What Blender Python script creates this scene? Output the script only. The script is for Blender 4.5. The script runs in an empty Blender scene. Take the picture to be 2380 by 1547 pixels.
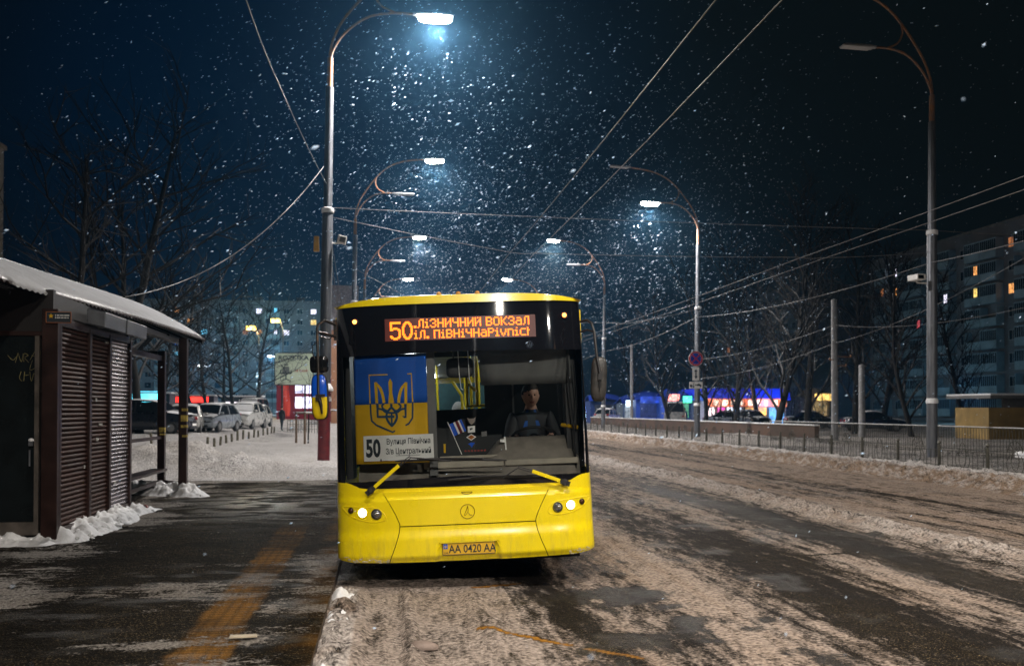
import bpy, bmesh, math, random
import numpy as np
from mathutils import Vector, Matrix

random.seed(7)
rng = np.random.default_rng(7)
R = math.radians
scene = bpy.context.scene
COL = scene.collection

# ------------------------------------------------------------------ camera
cam_d = bpy.data.cameras.new('camera')
cam = bpy.data.objects.new('camera', cam_d)
COL.objects.link(cam)
scene.camera = cam
CAM_H = 1.75
YAW, PITCH = R(7.7), R(0.9)
cam.location = (0, 0, CAM_H)
cam.rotation_euler = (R(90) + PITCH, 0, -YAW)
cam_d.sensor_width = 36
cam_d.lens = 36 * 2200 / 2380
cam_d.shift_x = -0.0002
cam_d.shift_y = 0.06006
cam_d.dof.use_dof = True
cam_d.dof.focus_distance = 9.6
cam_d.dof.aperture_fstop = 2.4
cam_d.clip_start = 0.05
cam_d.clip_end = 3000

# ------------------------------------------------------------------ night sky and exposure
world = bpy.data.worlds.new('World')
scene.world = world
world.use_nodes = True
wn, wl = world.node_tree.nodes, world.node_tree.links
bg = wn['Background']
tc = wn.new('ShaderNodeTexCoord')
dot = wn.new('ShaderNodeVectorMath'); dot.operation = 'DOT_PRODUCT'
dv = Vector((-0.11, 0.95, 0.27)).normalized()
dot.inputs[1].default_value = dv
wl.new(tc.outputs['Generated'], dot.inputs[0])
wr = wn.new('ShaderNodeValToRGB')
wr.color_ramp.interpolation = 'EASE'
e = wr.color_ramp.elements
e[0].position, e[0].color = 0.90, (0.0022, 0.0036, 0.0040, 1)
e[1].position, e[1].color = 1.0, (0.0002, 0.0052, 0.0165, 1)
m_ = e.new(0.958); m_.color = (0.0009, 0.0032, 0.0070, 1)
wl.new(dot.outputs['Value'], wr.inputs[0])
wl.new(wr.outputs[0], bg.inputs['Color'])
bg.inputs['Strength'].default_value = 1.0

vs = scene.view_settings
vs.view_transform = 'Standard'
vs.look = 'None'
vs.exposure = 0.0
vs.gamma = 1.0
scene.render.engine = 'CYCLES'
cy = scene.cycles
cy.use_denoising = True
cy.max_bounces = 6
cy.diffuse_bounces = 2
cy.glossy_bounces = 3
cy.transparent_max_bounces = 12
cy.volume_bounces = 0
cy.sample_clamp_indirect = 4.0
cy.sample_clamp_direct = 0.0
cy.caustics_reflective = False
cy.caustics_refractive = False

# ------------------------------------------------------------------ pixel of the photograph -> place (used to measure the site)
_cy_, _sy_ = math.cos(YAW), math.sin(YAW)
def _ray(px, py):
    a = (px - 1190 - 0.49) / 2200.0
    b = -(py - 773.5 - 142.94) / 2200.0
    cp, sp = math.cos(PITCH), math.sin(PITCH)
    f = cp - b * sp
    up = sp + b * cp
    return (a * _cy_ + f * _sy_, -a * _sy_ + f * _cy_, up)
def gz(px, py, z=0.0):
    d = _ray(px, py); t = (z - CAM_H) / d[2]
    return d[0] * t, d[1] * t
def aty(px, py, Y):
    d = _ray(px, py); t = Y / d[1]
    return Vector((d[0] * t, Y, d[2] * t + CAM_H))

# ------------------------------------------------------------------ helpers: things, parts, mesh builder
def tag(o, label=None, cat=None, group=None, kind=None):
    if label: o['label'] = label
    if cat: o['category'] = cat
    if group: o['group'] = group
    if kind: o['kind'] = kind
    return o
def thing(name, label, cat, loc=(0, 0, 0), rz=0.0, group=None, ry=0.0):
    o = bpy.data.objects.new(name, None)
    o.empty_display_size = 0.2
    COL.objects.link(o)
    o.location = loc
    o.rotation_euler = (0, ry, rz)
    return tag(o, label, cat, group)
def kids(o):
    return [c for c in bpy.data.objects if c.parent is o]
_kid = {}
def copy_tree(o, parent=None):
    c = o.copy(); COL.objects.link(c)
    if parent is not None:
        c.parent = parent
        c.matrix_parent_inverse = o.matrix_parent_inverse.copy()
    for k in kids(o):
        copy_tree(k, c)
    return c

class MB:
    def __init__(s):
        s.v, s.f, s.mi, s.m = [], [], [], 0
    def add(s, vs_, fs_):
        o = len(s.v)
        s.v.extend([tuple(map(float, p)) for p in vs_])
        for f in fs_:
            s.f.append(tuple(i + o for i in f)); s.mi.append(s.m)
        return s
    def box(s, c, d, rot=None, taper=1.0):
        x, y, z = d[0] / 2, d[1] / 2, d[2] / 2
        P = []
        for k in (-1, 1):
            t = taper if k > 0 else 1.0
            P += [(-x * t, -y * t, k * z), (x * t, -y * t, k * z), (x * t, y * t, k * z), (-x * t, y * t, k * z)]
        if rot is not None:
            P = [tuple(rot @ Vector(p)) for p in P]
        P = [(p[0] + c[0], p[1] + c[1], p[2] + c[2]) for p in P]
        return s.add(P, [(0, 3, 2, 1), (4, 5, 6, 7), (0, 1, 5, 4), (1, 2, 6, 5), (2, 3, 7, 6), (3, 0, 4, 7)])
    def b2(s, a, b):
        return s.box([(a[i] + b[i]) / 2 for i in range(3)], [abs(b[i] - a[i]) for i in range(3)])
    def tube(s, pts, r, n=8, caps=True, flat=1.0):
        pts = [Vector(p) for p in pts]
        rr = r if isinstance(r, (list, tuple)) else [r] * len(pts)
        rings = []
        t0 = (pts[1] - pts[0]).normalized()
        u = t0.orthogonal().normalized()
        for i, p in enumerate(pts):
            if i == 0: t = t0
            elif i == len(pts) - 1: t = (pts[i] - pts[i - 1]).normalized()
            else: t = ((pts[i + 1] - p).normalized() + (p - pts[i - 1]).normalized()).normalized()
            u = (u - t * u.dot(t))
            u = u.normalized() if u.length > 1e-6 else t.orthogonal().normalized()
            w = t.cross(u)
            rings.append([p + (u * math.cos(2 * math.pi * k / n) + w * math.sin(2 * math.pi * k / n) * flat) * rr[i] for k in range(n)])
        V = [p for q in rings for p in q]
        F = []
        for i in range(len(pts) - 1):
            for k in range(n):
                k2 = (k + 1) % n
                F.append((i * n + k, i * n + k2, (i + 1) * n + k2, (i + 1) * n + k))
        if caps:
            F.append(tuple(range(n - 1, -1, -1)))
            F.append(tuple((len(pts) - 1) * n + k for k in range(n)))
        return s.add(V, F)
    def lathe(s, prof, n=16, loc=(0, 0, 0), rot=None):
        V, F = [], []
        for r, z in prof:
            for k in range(n):
                p = Vector((r * math.cos(2 * math.pi * k / n), r * math.sin(2 * math.pi * k / n), z))
                if rot is not None: p = rot @ p
                V.append((p[0] + loc[0], p[1] + loc[1], p[2] + loc[2]))
        for i in range(len(prof) - 1):
            for k in range(n):
                k2 = (k + 1) % n
                F.append((i * n + k, i * n + k2, (i + 1) * n + k2, (i + 1) * n + k))
        F.append(tuple(range(n - 1, -1, -1)))
        F.append(tuple((len(prof) - 1) * n + k for k in range(n)))
        return s.add(V, F)
    def grid(s, P, closeu=False, closev=False):
        P = np.asarray(P, float); a, b = P.shape[:2]
        F = []
        for i in range(a if closeu else a - 1):
            for j in range(b if closev else b - 1):
                i2, j2 = (i + 1) % a, (j + 1) % b
                F.append((i * b + j, i * b + j2, i2 * b + j2, i2 * b + j))
        return s.add(P.reshape(-1, 3), F)
    def prism(s, poly, fn0, fn1):
        """outline of 2-D points; fn0/fn1 turn a point into front and back 3-D points"""
        n = len(poly)
        V = [fn0(*p) for p in poly] + [fn1(*p) for p in poly]
        F = [tuple(range(n)), tuple(range(2 * n - 1, n - 1, -1))]
        for i in range(n):
            j = (i + 1) % n
            F.append((i, i + n, j + n, j))
        return s.add(V, F)
    def ball(s, c, r, nu=12, nv=8, fn=None):
        V, F = [], []
        rr = r if isinstance(r, (tuple, list)) else (r, r, r)
        for i in range(nv + 1):
            th = math.pi * i / nv
            for k in range(nu):
                ph = 2 * math.pi * k / nu
                d = (math.sin(th) * math.cos(ph), math.sin(th) * math.sin(ph), math.cos(th))
                p = [d[0] * rr[0], d[1] * rr[1], d[2] * rr[2]]
                if fn: p = fn(d, p)
                V.append((p[0] + c[0], p[1] + c[1], p[2] + c[2]))
        for i in range(nv):
            for k in range(nu):
                k2 = (k + 1) % nu
                F.append((i * nu + k, (i + 1) * nu + k, (i + 1) * nu + k2, i * nu + k2))
        return s.add(V, F)
    def build(s, name, mats, parent=None, smooth=None, bevel=0.0, loc=None, merge=False):
        me = bpy.data.meshes.new(name)
        me.from_pydata(s.v, [], s.f)
        if not isinstance(mats, (list, tuple)): mats = [mats]
        for m in mats: me.materials.append(m)
        if len(mats) > 1: me.polygons.foreach_set('material_index', s.mi)
        if merge:
            bm = bmesh.new(); bm.from_mesh(me)
            bmesh.ops.remove_doubles(bm, verts=bm.verts, dist=1e-5)
            bmesh.ops.recalc_face_normals(bm, faces=bm.faces)
            bm.to_mesh(me); bm.free()
        if smooth is not None:
            me.polygons.foreach_set('use_smooth', [True] * len(me.polygons))
            me.set_sharp_from_angle(angle=R(smooth))
        me.update()
        o = bpy.data.objects.new(name, me)
        COL.objects.link(o)
        if parent is not None: o.parent = parent
        if loc is not None: o.location = loc
        if bevel:
            b = o.modifiers.new('soft_edges', 'BEVEL')
            b.width = bevel; b.segments = 2; b.limit_method = 'ANGLE'; b.angle_limit = R(40)
        return o

def text_mesh(body, size, bold=0.0, align='LEFT', sx=1.0):
    """lettering as flat polygons in the xy plane -> (verts, faces)"""
    c = bpy.data.curves.new('lettering', 'FONT')
    c.body = body; c.size = size; c.offset = bold; c.align_x = align; c.resolution_u = 3
    o = bpy.data.objects.new('lettering', c)
    COL.objects.link(o)
    dg = bpy.context.evaluated_depsgraph_get()
    me = bpy.data.meshes.new_from_object(o.evaluated_get(dg))
    V = [(v.co.x * sx, v.co.y) for v in me.vertices]
    F = [tuple(p.vertices) for p in me.polygons]
    bpy.data.objects.remove(o); bpy.data.curves.remove(c); bpy.data.meshes.remove(me)
    return V, F

# ------------------------------------------------------------------ noise in numpy
def _hash(ix, iy, seed):
    h = (ix.astype(np.int64) * 374761393 + iy.astype(np.int64) * 668265263 + seed * 974634777) & 0xFFFFFFFF
    h = ((h ^ (h >> 13)) * 1274126177) & 0xFFFFFFFF
    h = h ^ (h >> 16)
    return (h & 0xFFFFFF) / float(0xFFFFFF)
def vnoise(x, y, seed=0):
    x = np.asarray(x, float); y = np.asarray(y, float)
    ix, iy = np.floor(x), np.floor(y)
    fx, fy = x - ix, y - iy
    fx = fx * fx * (3 - 2 * fx); fy = fy * fy * (3 - 2 * fy)
    a = _hash(ix, iy, seed); b = _hash(ix + 1, iy, seed)
    c = _hash(ix, iy + 1, seed); d = _hash(ix + 1, iy + 1, seed)
    return (a * (1 - fx) + b * fx) * (1 - fy) + (c * (1 - fx) + d * fx) * fy
def fbm(x, y, oct=4, seed=0, gain=0.5):
    x = np.asarray(x, float); y = np.asarray(y, float)
    t, a, s = 0.0, 1.0, 0.0
    for i in range(oct):
        t = t + a * vnoise(x * 2 ** i + 17.3 * i, y * 2 ** i - 9.1 * i, seed + i)
        s += a; a *= gain
    return t / s
def sst(a, b, x):
    t = np.clip((np.asarray(x, float) - a) / (b - a), 0, 1)
    return t * t * (3 - 2 * t)

# ------------------------------------------------------------------ materials
def mat(name, col, rough=0.6, metal=0.0, var=0.2, vs_=6.0, bump=0.0, bs=40.0, coat=0.0, col2=None, spec=0.5, thr=None, stretch=None):
    m = bpy.data.materials.new(name); m.use_nodes = True
    n, l = m.node_tree.nodes, m.node_tree.links
    p = n['Principled BSDF']
    p.inputs['Roughness'].default_value = rough
    p.inputs['Metallic'].default_value = metal
    p.inputs['Specular IOR Level'].default_value = spec
    p.inputs['Coat Weight'].default_value = coat
    p.inputs['Coat Roughness'].default_value = 0.15
    t = n.new('ShaderNodeTexCoord')
    src = t.outputs['Object']
    if stretch:
        mp = n.new('ShaderNodeMapping'); mp.inputs['Scale'].default_value = stretch
        l.new(src, mp.inputs[0]); src = mp.outputs[0]
    nz = n.new('ShaderNodeTexNoise'); nz.inputs['Scale'].default_value = vs_; nz.inputs['Detail'].default_value = 6
    l.new(src, nz.inputs['Vector'])
    rp = n.new('ShaderNodeValToRGB')
    c2 = col2 if col2 else tuple(max(0, c * (1 - 2 * var)) for c in col)
    lo, hi = thr if thr else (0.3, 0.7)
    rp.color_ramp.elements[0].position = lo; rp.color_ramp.elements[1].position = hi
    rp.color_ramp.elements[0].color = (*c2, 1); rp.color_ramp.elements[1].color = (*col, 1)
    l.new(nz.outputs['Fac'], rp.inputs[0]); l.new(rp.outputs[0], p.inputs['Base Color'])
    mr = n.new('ShaderNodeMapRange'); mr.inputs[3].default_value = max(0.02, rough - 0.1); mr.inputs[4].default_value = min(1, rough + 0.12)
    l.new(nz.outputs['Fac'], mr.inputs[0]); l.new(mr.outputs[0], p.inputs['Roughness'])
    if bump:
        b = n.new('ShaderNodeBump'); b.inputs['Strength'].default_value = bump; b.inputs['Distance'].default_value = 0.02
        n2 = n.new('ShaderNodeTexNoise'); n2.inputs['Scale'].default_value = bs; n2.inputs['Detail'].default_value = 5
        l.new(src, n2.inputs['Vector']); l.new(n2.outputs['Fac'], b.inputs['Height']); l.new(b.outputs[0], p.inputs['Normal'])
    return m
def glow(name, col, strength, sample=False, base=(0.02, 0.02, 0.02)):
    m = bpy.data.materials.new(name); m.use_nodes = True
    n, l = m.node_tree.nodes, m.node_tree.links
    p = n['Principled BSDF']
    p.inputs['Base Color'].default_value = (*base, 1)
    p.inputs['Emission Color'].default_value = (*col, 1)
    p.inputs['Emission Strength'].default_value = strength
    p.inputs['Roughness'].default_value = 0.4
    m.cycles.emission_sampling = 'FRONT_BACK' if sample else 'NONE'
    return m
def litwindow(name, col, strength, sample=False, cell=3.0):
    """a lit room seen through its window: uneven light"""
    m = glow(name, col, strength, sample)
    n, l = m.node_tree.nodes, m.node_tree.links
    p = n['Principled BSDF']
    t = n.new('ShaderNodeTexCoord')
    nz = n.new('ShaderNodeTexNoise'); nz.inputs['Scale'].default_value = cell; nz.inputs['Detail'].default_value = 3
    l.new(t.outputs['Object'], nz.inputs['Vector'])
    mr = n.new('ShaderNodeMapRange'); mr.inputs[1].default_value = 0.35; mr.inputs[2].default_value = 0.7
    mr.inputs[3].default_value = strength * 0.3; mr.inputs[4].default_value = strength * 1.4
    l.new(nz.outputs['Fac'], mr.inputs[0]); l.new(mr.outputs[0], p.inputs['Emission Strength'])
    return m
def glass(name, tint=(0.8, 0.86, 0.86), refl=0.06, rough=0.02):
    m = bpy.data.materials.new(name); m.use_nodes = True
    n, l = m.node_tree.nodes, m.node_tree.links
    n.remove(n['Principled BSDF'])
    out = n['Material Output']
    tr = n.new('ShaderNodeBsdfTransparent'); tr.inputs[0].default_value = (*tint, 1)
    gl = n.new('ShaderNodeBsdfGlossy'); gl.inputs['Roughness'].default_value = rough
    gl.inputs['Color'].default_value = (1, 1, 1, 1)
    fr = n.new('ShaderNodeFresnel'); fr.inputs[0].default_value = 1.5
    mx = n.new('ShaderNodeMixShader')
    l.new(fr.outputs[0], mx.inputs[0]); l.new(tr.outputs[0], mx.inputs[1]); l.new(gl.outputs[0], mx.inputs[2])
    l.new(mx.outputs[0], out.inputs['Surface'])
    return m

M = {}
M['yellow'] = mat('bus_yellow_paint', (0.90, 0.70, 0.004), 0.28, var=0.05, vs_=2.5, coat=0.6, bump=0.02, bs=3)
M['yellowdirty'] = mat('bus_yellow_paint_road_dirt', (0.90, 0.70, 0.004), 0.38, vs_=5, col2=(0.62, 0.42, 0.01), coat=0.4, thr=(0.25, 0.5), stretch=(1, 1, 0.4))
M['black'] = mat('black_gloss_plastic', (0.008, 0.008, 0.009), 0.10, var=0.2)
M['mask'] = glassy = bpy.data.materials.new('black_enamelled_glass'); glassy.use_nodes = True
for k_, v_ in (('Base Color', (.006, .006, .008, 1)), ('Roughness', .035), ('Specular IOR Level', .5)): glassy.node_tree.nodes['Principled BSDF'].inputs[k_].default_value = v_
M['rubber'] = mat('black_rubber', (0.015, 0.015, 0.016), 0.7, var=0.3)
M['plastic'] = mat('dark_plastic', (0.02, 0.02, 0.022), 0.45, var=0.2)
M['grey'] = mat('grey_trim', (0.16, 0.16, 0.16), 0.5, var=0.15)
M['dash'] = mat('dusty_dashboard', (0.27, 0.24, 0.205), 0.8, var=0.18, vs_=9, bump=0.1)
M['dash2'] = mat('pale_dashboard_top', (0.50, 0.45, 0.37), 0.8, var=0.15, vs_=7)
M['chrome'] = mat('bright_metal', (0.6, 0.6, 0.62), 0.2, 1.0, var=0.1)
M['steel'] = mat('galvanised_pole', (0.20, 0.21, 0.235), 0.45, 0.6, var=0.25, vs_=3, bump=0.05, stretch=(6, 6, 0.6))
M['rust'] = mat('rusty_steel', (0.36, 0.17, 0.07), 0.6, 0.3, vs_=5, col2=(0.22, 0.17, 0.15), bump=0.1, thr=(0.35, 0.6))
M['redpaint'] = mat('old_red_paint', (0.20, 0.022, 0.03), 0.4, vs_=6, col2=(0.10, 0.015, 0.025), thr=(0.3, 0.6), bump=0.05)
M['snow'] = mat('clean_snow', (0.80, 0.80, 0.82), 0.75, var=0.06, vs_=14, bump=0.5, bs=25)
M['roofsnow'] = mat('thin_roof_snow', (0.46, 0.47, 0.50), 0.8, var=0.12, vs_=3, bump=0.4, bs=20)
M['snowdirt'] = mat('dirty_snow', (0.55, 0.49, 0.43), 0.8, vs_=10, col2=(0.30, 0.24, 0.18), bump=0.8, bs=22, thr=(0.35, 0.65))
M['brown'] = mat('brown_painted_metal', (0.034, 0.013, 0.009), 0.33, 0.2, var=0.3, vs_=4, bump=0.05)
M['brownwall'] = mat('brown_wall_panel', (0.012, 0.007, 0.006), 0.5, var=0.3, vs_=3)
M['concrete'] = mat('weathered_concrete', (0.26, 0.24, 0.22), 0.85, var=0.25, vs_=1.2, bump=0.2)
M['pole_c'] = mat('concrete_pole_paint', (0.28, 0.28, 0.29), 0.8, var=0.2, vs_=4)
M['white'] = mat('white_paint', (0.90, 0.89, 0.87), 0.5, var=0.05)
M['ink'] = mat('dark_print', (0.01, 0.02, 0.03), 0.6, var=0.1)
M['blueflag'] = mat('blue_fabric', (0.006, 0.11, 0.56), 0.75, var=0.12, vs_=3)
M['yelflag'] = mat('golden_fabric', (0.80, 0.46, 0.004), 0.75, var=0.1, vs_=3)
M['navy'] = mat('navy_print', (0.006, 0.05, 0.12), 0.75, var=0.1)
M['skin'] = mat('skin', (0.66, 0.38, 0.28), 0.5, var=0.06, vs_=20)
M['hair'] = mat('dark_brown_hair', (0.02, 0.012, 0.008), 0.6, var=0.3, vs_=60)
M['hairgrey'] = mat('grey_hair', (0.42, 0.40, 0.38), 0.7, var=0.2, vs_=60)
M['coat'] = mat('black_jacket', (0.016, 0.016, 0.02), 0.7, var=0.3, vs_=12, bump=0.3, bs=14)
M['blueshirt'] = mat('bright_blue_cloth', (0.01, 0.10, 0.42), 0.7, var=0.2, vs_=12, bump=0.2, bs=12)
M['bark'] = mat('dark_bark', (0.011, 0.009, 0.008), 0.9, var=0.3, vs_=9, bump=0.4)
M['wood'] = mat('weathered_stake_wood', (0.20, 0.13, 0.08), 0.8, var=0.3, vs_=5, stretch=(8, 8, 1))
M['fence'] = mat('olive_fence_paint', (0.10, 0.095, 0.075), 0.5, 0.3, var=0.3, vs_=7)
M['wglass'] = glass('windscreen_glass', (0.93, 0.96, 0.96))
M['sglass'] = glass('side_window_glass', (0.88, 0.92, 0.92))
M['darkglass'] = mat('dark_window', (0.010, 0.014, 0.018), 0.12, var=0.4, vs_=0.8)
# ================================================================== THE GROUND
KERB_X = -0.47
def ground_material(name, asphalt, snow_hi, snow_lo, wet_rough=0.16, streak=(1, 1, 1), bumpk=0.7, det=1.0, dry_rough=.5, lo=.28, hi=.80):
    m = bpy.data.materials.new(name); m.use_nodes = True
    n, l = m.node_tree.nodes, m.node_tree.links
    p = n['Principled BSDF']
    at = n.new('ShaderNodeAttribute'); at.attribute_name = 'cover'
    sp = n.new('ShaderNodeSeparateColor'); l.new(at.outputs['Color'], sp.inputs[0])
    t = n.new('ShaderNodeTexCoord')
    mp = n.new('ShaderNodeMapping'); mp.inputs['Scale'].default_value = streak
    l.new(t.outputs['Object'], mp.inputs[0])
    def noise(sc, d, vec):
        z = n.new('ShaderNodeTexNoise'); z.inputs['Scale'].default_value = sc; z.inputs['Detail'].default_value = d
        l.new(vec, z.inputs['Vector']); return z.outputs['Fac']
    def math_(op, a, b, clamp=False):
        q = n.new('ShaderNodeMath'); q.operation = op; q.use_clamp = clamp
        for i, v in enumerate((a, b)):
            if isinstance(v, (int, float)): q.inputs[i].default_value = v
            else: l.new(v, q.inputs[i])
        return q.outputs[0]
    n1 = noise(5.0, 7, mp.outputs[0]); n2 = noise(30.0, 7, t.outputs['Object']); n3 = noise(75.0, 3, t.outputs['Object']); n4 = noise(11.0, 6, mp.outputs[0])
    # snow fraction: coverage broken up by noise
    s = math_('ADD', sp.outputs['Red'], math_('MULTIPLY', math_('SUBTRACT', n1, 0.5), 1.0 * det))
    s = math_('ADD', s, math_('MULTIPLY', math_('SUBTRACT', n2, 0.5), 1.25 * det))
    s = math_('ADD', s, math_('MULTIPLY', math_('SUBTRACT', n4, 0.5), 1.9 * det))
    s = math_('ADD', s, math_('MULTIPLY', math_('SUBTRACT', n3, 0.5), 0.9 * det))
    mr = n.new('ShaderNodeMapRange'); mr.interpolation_type = 'SMOOTHSTEP'
    mr.inputs[1].default_value = lo; mr.inputs[2].default_value = hi
    l.new(s, mr.inputs[0]); fac = mr.outputs[0]
    def mixc(f, a, b):
        q = n.new('ShaderNodeMix'); q.data_type = 'RGBA'
        if isinstance(f, (int, float)): q.inputs[0].default_value = f
        else: l.new(f, q.inputs[0])
        for i, v in ((6, a), (7, b)):
            if isinstance(v, tuple): q.inputs[i].default_value = (*v, 1)
            else: l.new(v, q.inputs[i])
        return q.outputs[2]
    asph = mixc(n2, tuple(c * 0.45 for c in asphalt), tuple(c * 1.6 for c in asphalt))
    grit = n.new('ShaderNodeMapRange'); grit.inputs[1].default_value = 0.585; grit.inputs[2].default_value = 0.69
    l.new(n3, grit.inputs[0])
    gm = n.new('ShaderNodeMapRange'); gm.inputs[1].default_value = .42; gm.inputs[2].default_value = .66
    l.new(noise(1.7, 5, mp.outputs[0]), gm.inputs[0])
    asph = mixc(math_('MULTIPLY', grit.outputs[0], math_('ADD', math_('MULTIPLY', gm.outputs[0], 0.75), .20)), asph, (0.42, 0.32, 0.18))
    asph = mixc(math_('MULTIPLY', gm.outputs[0], .5), asph, (0.013, 0.0095, 0.006))
    paint = mixc(n2, (0.56, 0.25, 0.030), (0.13, 0.07, 0.025))
    pf = math_('MULTIPLY', sp.outputs['Green'], math_('ADD', 0.55, n2), True)
    asph = mixc(pf, asph, paint)
    snow = mixc(sp.outputs['Blue'], snow_hi, snow_lo)
    dk = n.new('ShaderNodeMapRange'); dk.inputs[1].default_value = 0.30; dk.inputs[2].default_value = 0.62
    dk.inputs[3].default_value = 0.38; dk.inputs[4].default_value = 1.12
    l.new(n2, dk.inputs[0])
    mul = n.new('ShaderNodeVectorMath'); mul.operation = 'SCALE'
    l.new(snow, mul.inputs[0]); l.new(dk.outputs[0], mul.inputs['Scale'])
    l.new(mixc(math_('MULTIPLY', fac, math_('SUBTRACT', 1.0, math_('MULTIPLY', pf, 0.7)), True), asph, mul.outputs[0]), p.inputs['Base Color'])
    dry = n.new('ShaderNodeMapRange'); dry.inputs[3].default_value = wet_rough; dry.inputs[4].default_value = dry_rough
    l.new(at.outputs['Alpha'], dry.inputs[0])
    spc = n.new('ShaderNodeMapRange'); spc.inputs[3].default_value = .40; spc.inputs[4].default_value = .012
    l.new(at.outputs['Alpha'], spc.inputs[0]); l.new(spc.outputs[0], p.inputs['Specular IOR Level'])
    rg = n.new('ShaderNodeMapRange'); l.new(dry.outputs[0], rg.inputs[3]); rg.inputs[4].default_value = 0.7
    l.new(math_('ADD', fac, math_('MULTIPLY', n3, 0.25)), rg.inputs[0]); l.new(rg.outputs[0], p.inputs['Roughness'])
    b = n.new('ShaderNodeBump'); b.inputs['Strength'].default_value = bumpk; b.inputs['Distance'].default_value = 0.05
    hgt = math_('ADD', math_('ADD', math_('MULTIPLY', n2, math_('ADD', 0.45, fac)), math_('MULTIPLY', n3, 0.5)), math_('MULTIPLY', n4, 0.8))
    l.new(hgt, b.inputs['Height']); l.new(b.outputs[0], p.inputs['Normal'])
    return m

def sheet(name, xs, ys_, zf, cf, material):
    X, Y = np.meshgrid(xs, ys_)
    Z = zf(X, Y); c = cf(X, Y, Z)
    nv, nu = X.shape
    P = np.stack([X, Y, Z], -1).reshape(-1, 3)
    idx = np.arange(nv * nu).reshape(nv, nu)
    F = np.stack([idx[:-1, :-1], idx[:-1, 1:], idx[1:, 1:], idx[1:, :-1]], -1).reshape(-1, 4)
    me = bpy.data.meshes.new(name)
    me.vertices.add(len(P)); me.vertices.foreach_set('co', P.ravel())
    me.loops.add(F.size); me.loops.foreach_set('vertex_index', F.ravel())
    me.polygons.add(len(F)); me.polygons.foreach_set('loop_start', np.arange(0, F.size, 4))
    me.polygons.foreach_set('loop_total', np.full(len(F), 4))
    me.polygons.foreach_set('use_smooth', np.ones(len(F), bool))
    a = me.attributes.new('cover', 'FLOAT_COLOR', 'POINT')
    cc = np.ones((len(P), 4)); cc[:, :len(c)] = np.stack([q.ravel() for q in c], -1)
    a.data.foreach_set('color', np.clip(cc, 0, 1).ravel())
    me.materials.append(material); me.update(); me.validate()
    o = bpy.data.objects.new(name, me); COL.objects.link(o)
    o['kind'] = 'structure'
    return o
def gs(x, c, w): return np.exp(-((x - c) / w) ** 2)
def geo(a, b, k, start=0.03):
    r_, v = [a], start
    while r_[-1] < b:
        r_.append(r_[-1] + max(start, r_[-1] * k))
    return np.array(r_)

# ---- road with ruts, ploughed ridge and roadside bank
def road_z(X, Y):
    far = 1.0 / (1 + (Y / 60.0) ** 2)
    z = 0.018 * fbm(X * 2.2, Y * 1.1, 4, 11) + 0.022 * (fbm(X * 9, Y * 6, 3, 5) - .5)
    lump = fbm(X * 4.5, Y * 4.5, 4, 21)
    lump2 = fbm(X * 10, Y * 9, 3, 23)
    rx = 7.25 + 0.25 * (fbm(Y * .2, Y * 0 + 3, 2, 4) - .5)
    z = z + gs(X, rx, 0.36) * (0.025 + 0.12 * sst(.38, .8, lump) + .05 * lump2) * sst(4, 9, Y)
    # roadside bank
    b = sst(12.75, 13.45, X + 0.35 * (lump - .5))
    z = z + b * (0.06 + 0.27 * lump + .16 * lump2) * (1 - .35 * sst(14.0, 14.9, X))
    # churned snow by the kerb in front of the bus, tyre tracks pressed into it
    kf = sst(9.7, 8.6, Y)
    z = z + kf * gs(X, -0.33, 0.16) * (0.02 + 0.13 * lump * sst(.3, .7, lump2))
    z = z + kf * sst(1.5, .9, X) * 0.02
    z = z - kf * 0.028 * (sst(-.17, -.11, X) * sst(.17, .13, X))
    z = z - kf * 0.018 * (sst(.24, .30, X) * sst(.74, .66, X))
    tread = (np.mod(X * 16.0, 1.0) < .18) * (X > -.1) * (X < .12)
    z = z + kf * .010 * tread
    z = z + kf * gs(X, .21, .045) * .045 * lump2 + kf * gs(X, .8 + .02 * (9 - Y), .07) * .05 * lump2
    return z
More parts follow.
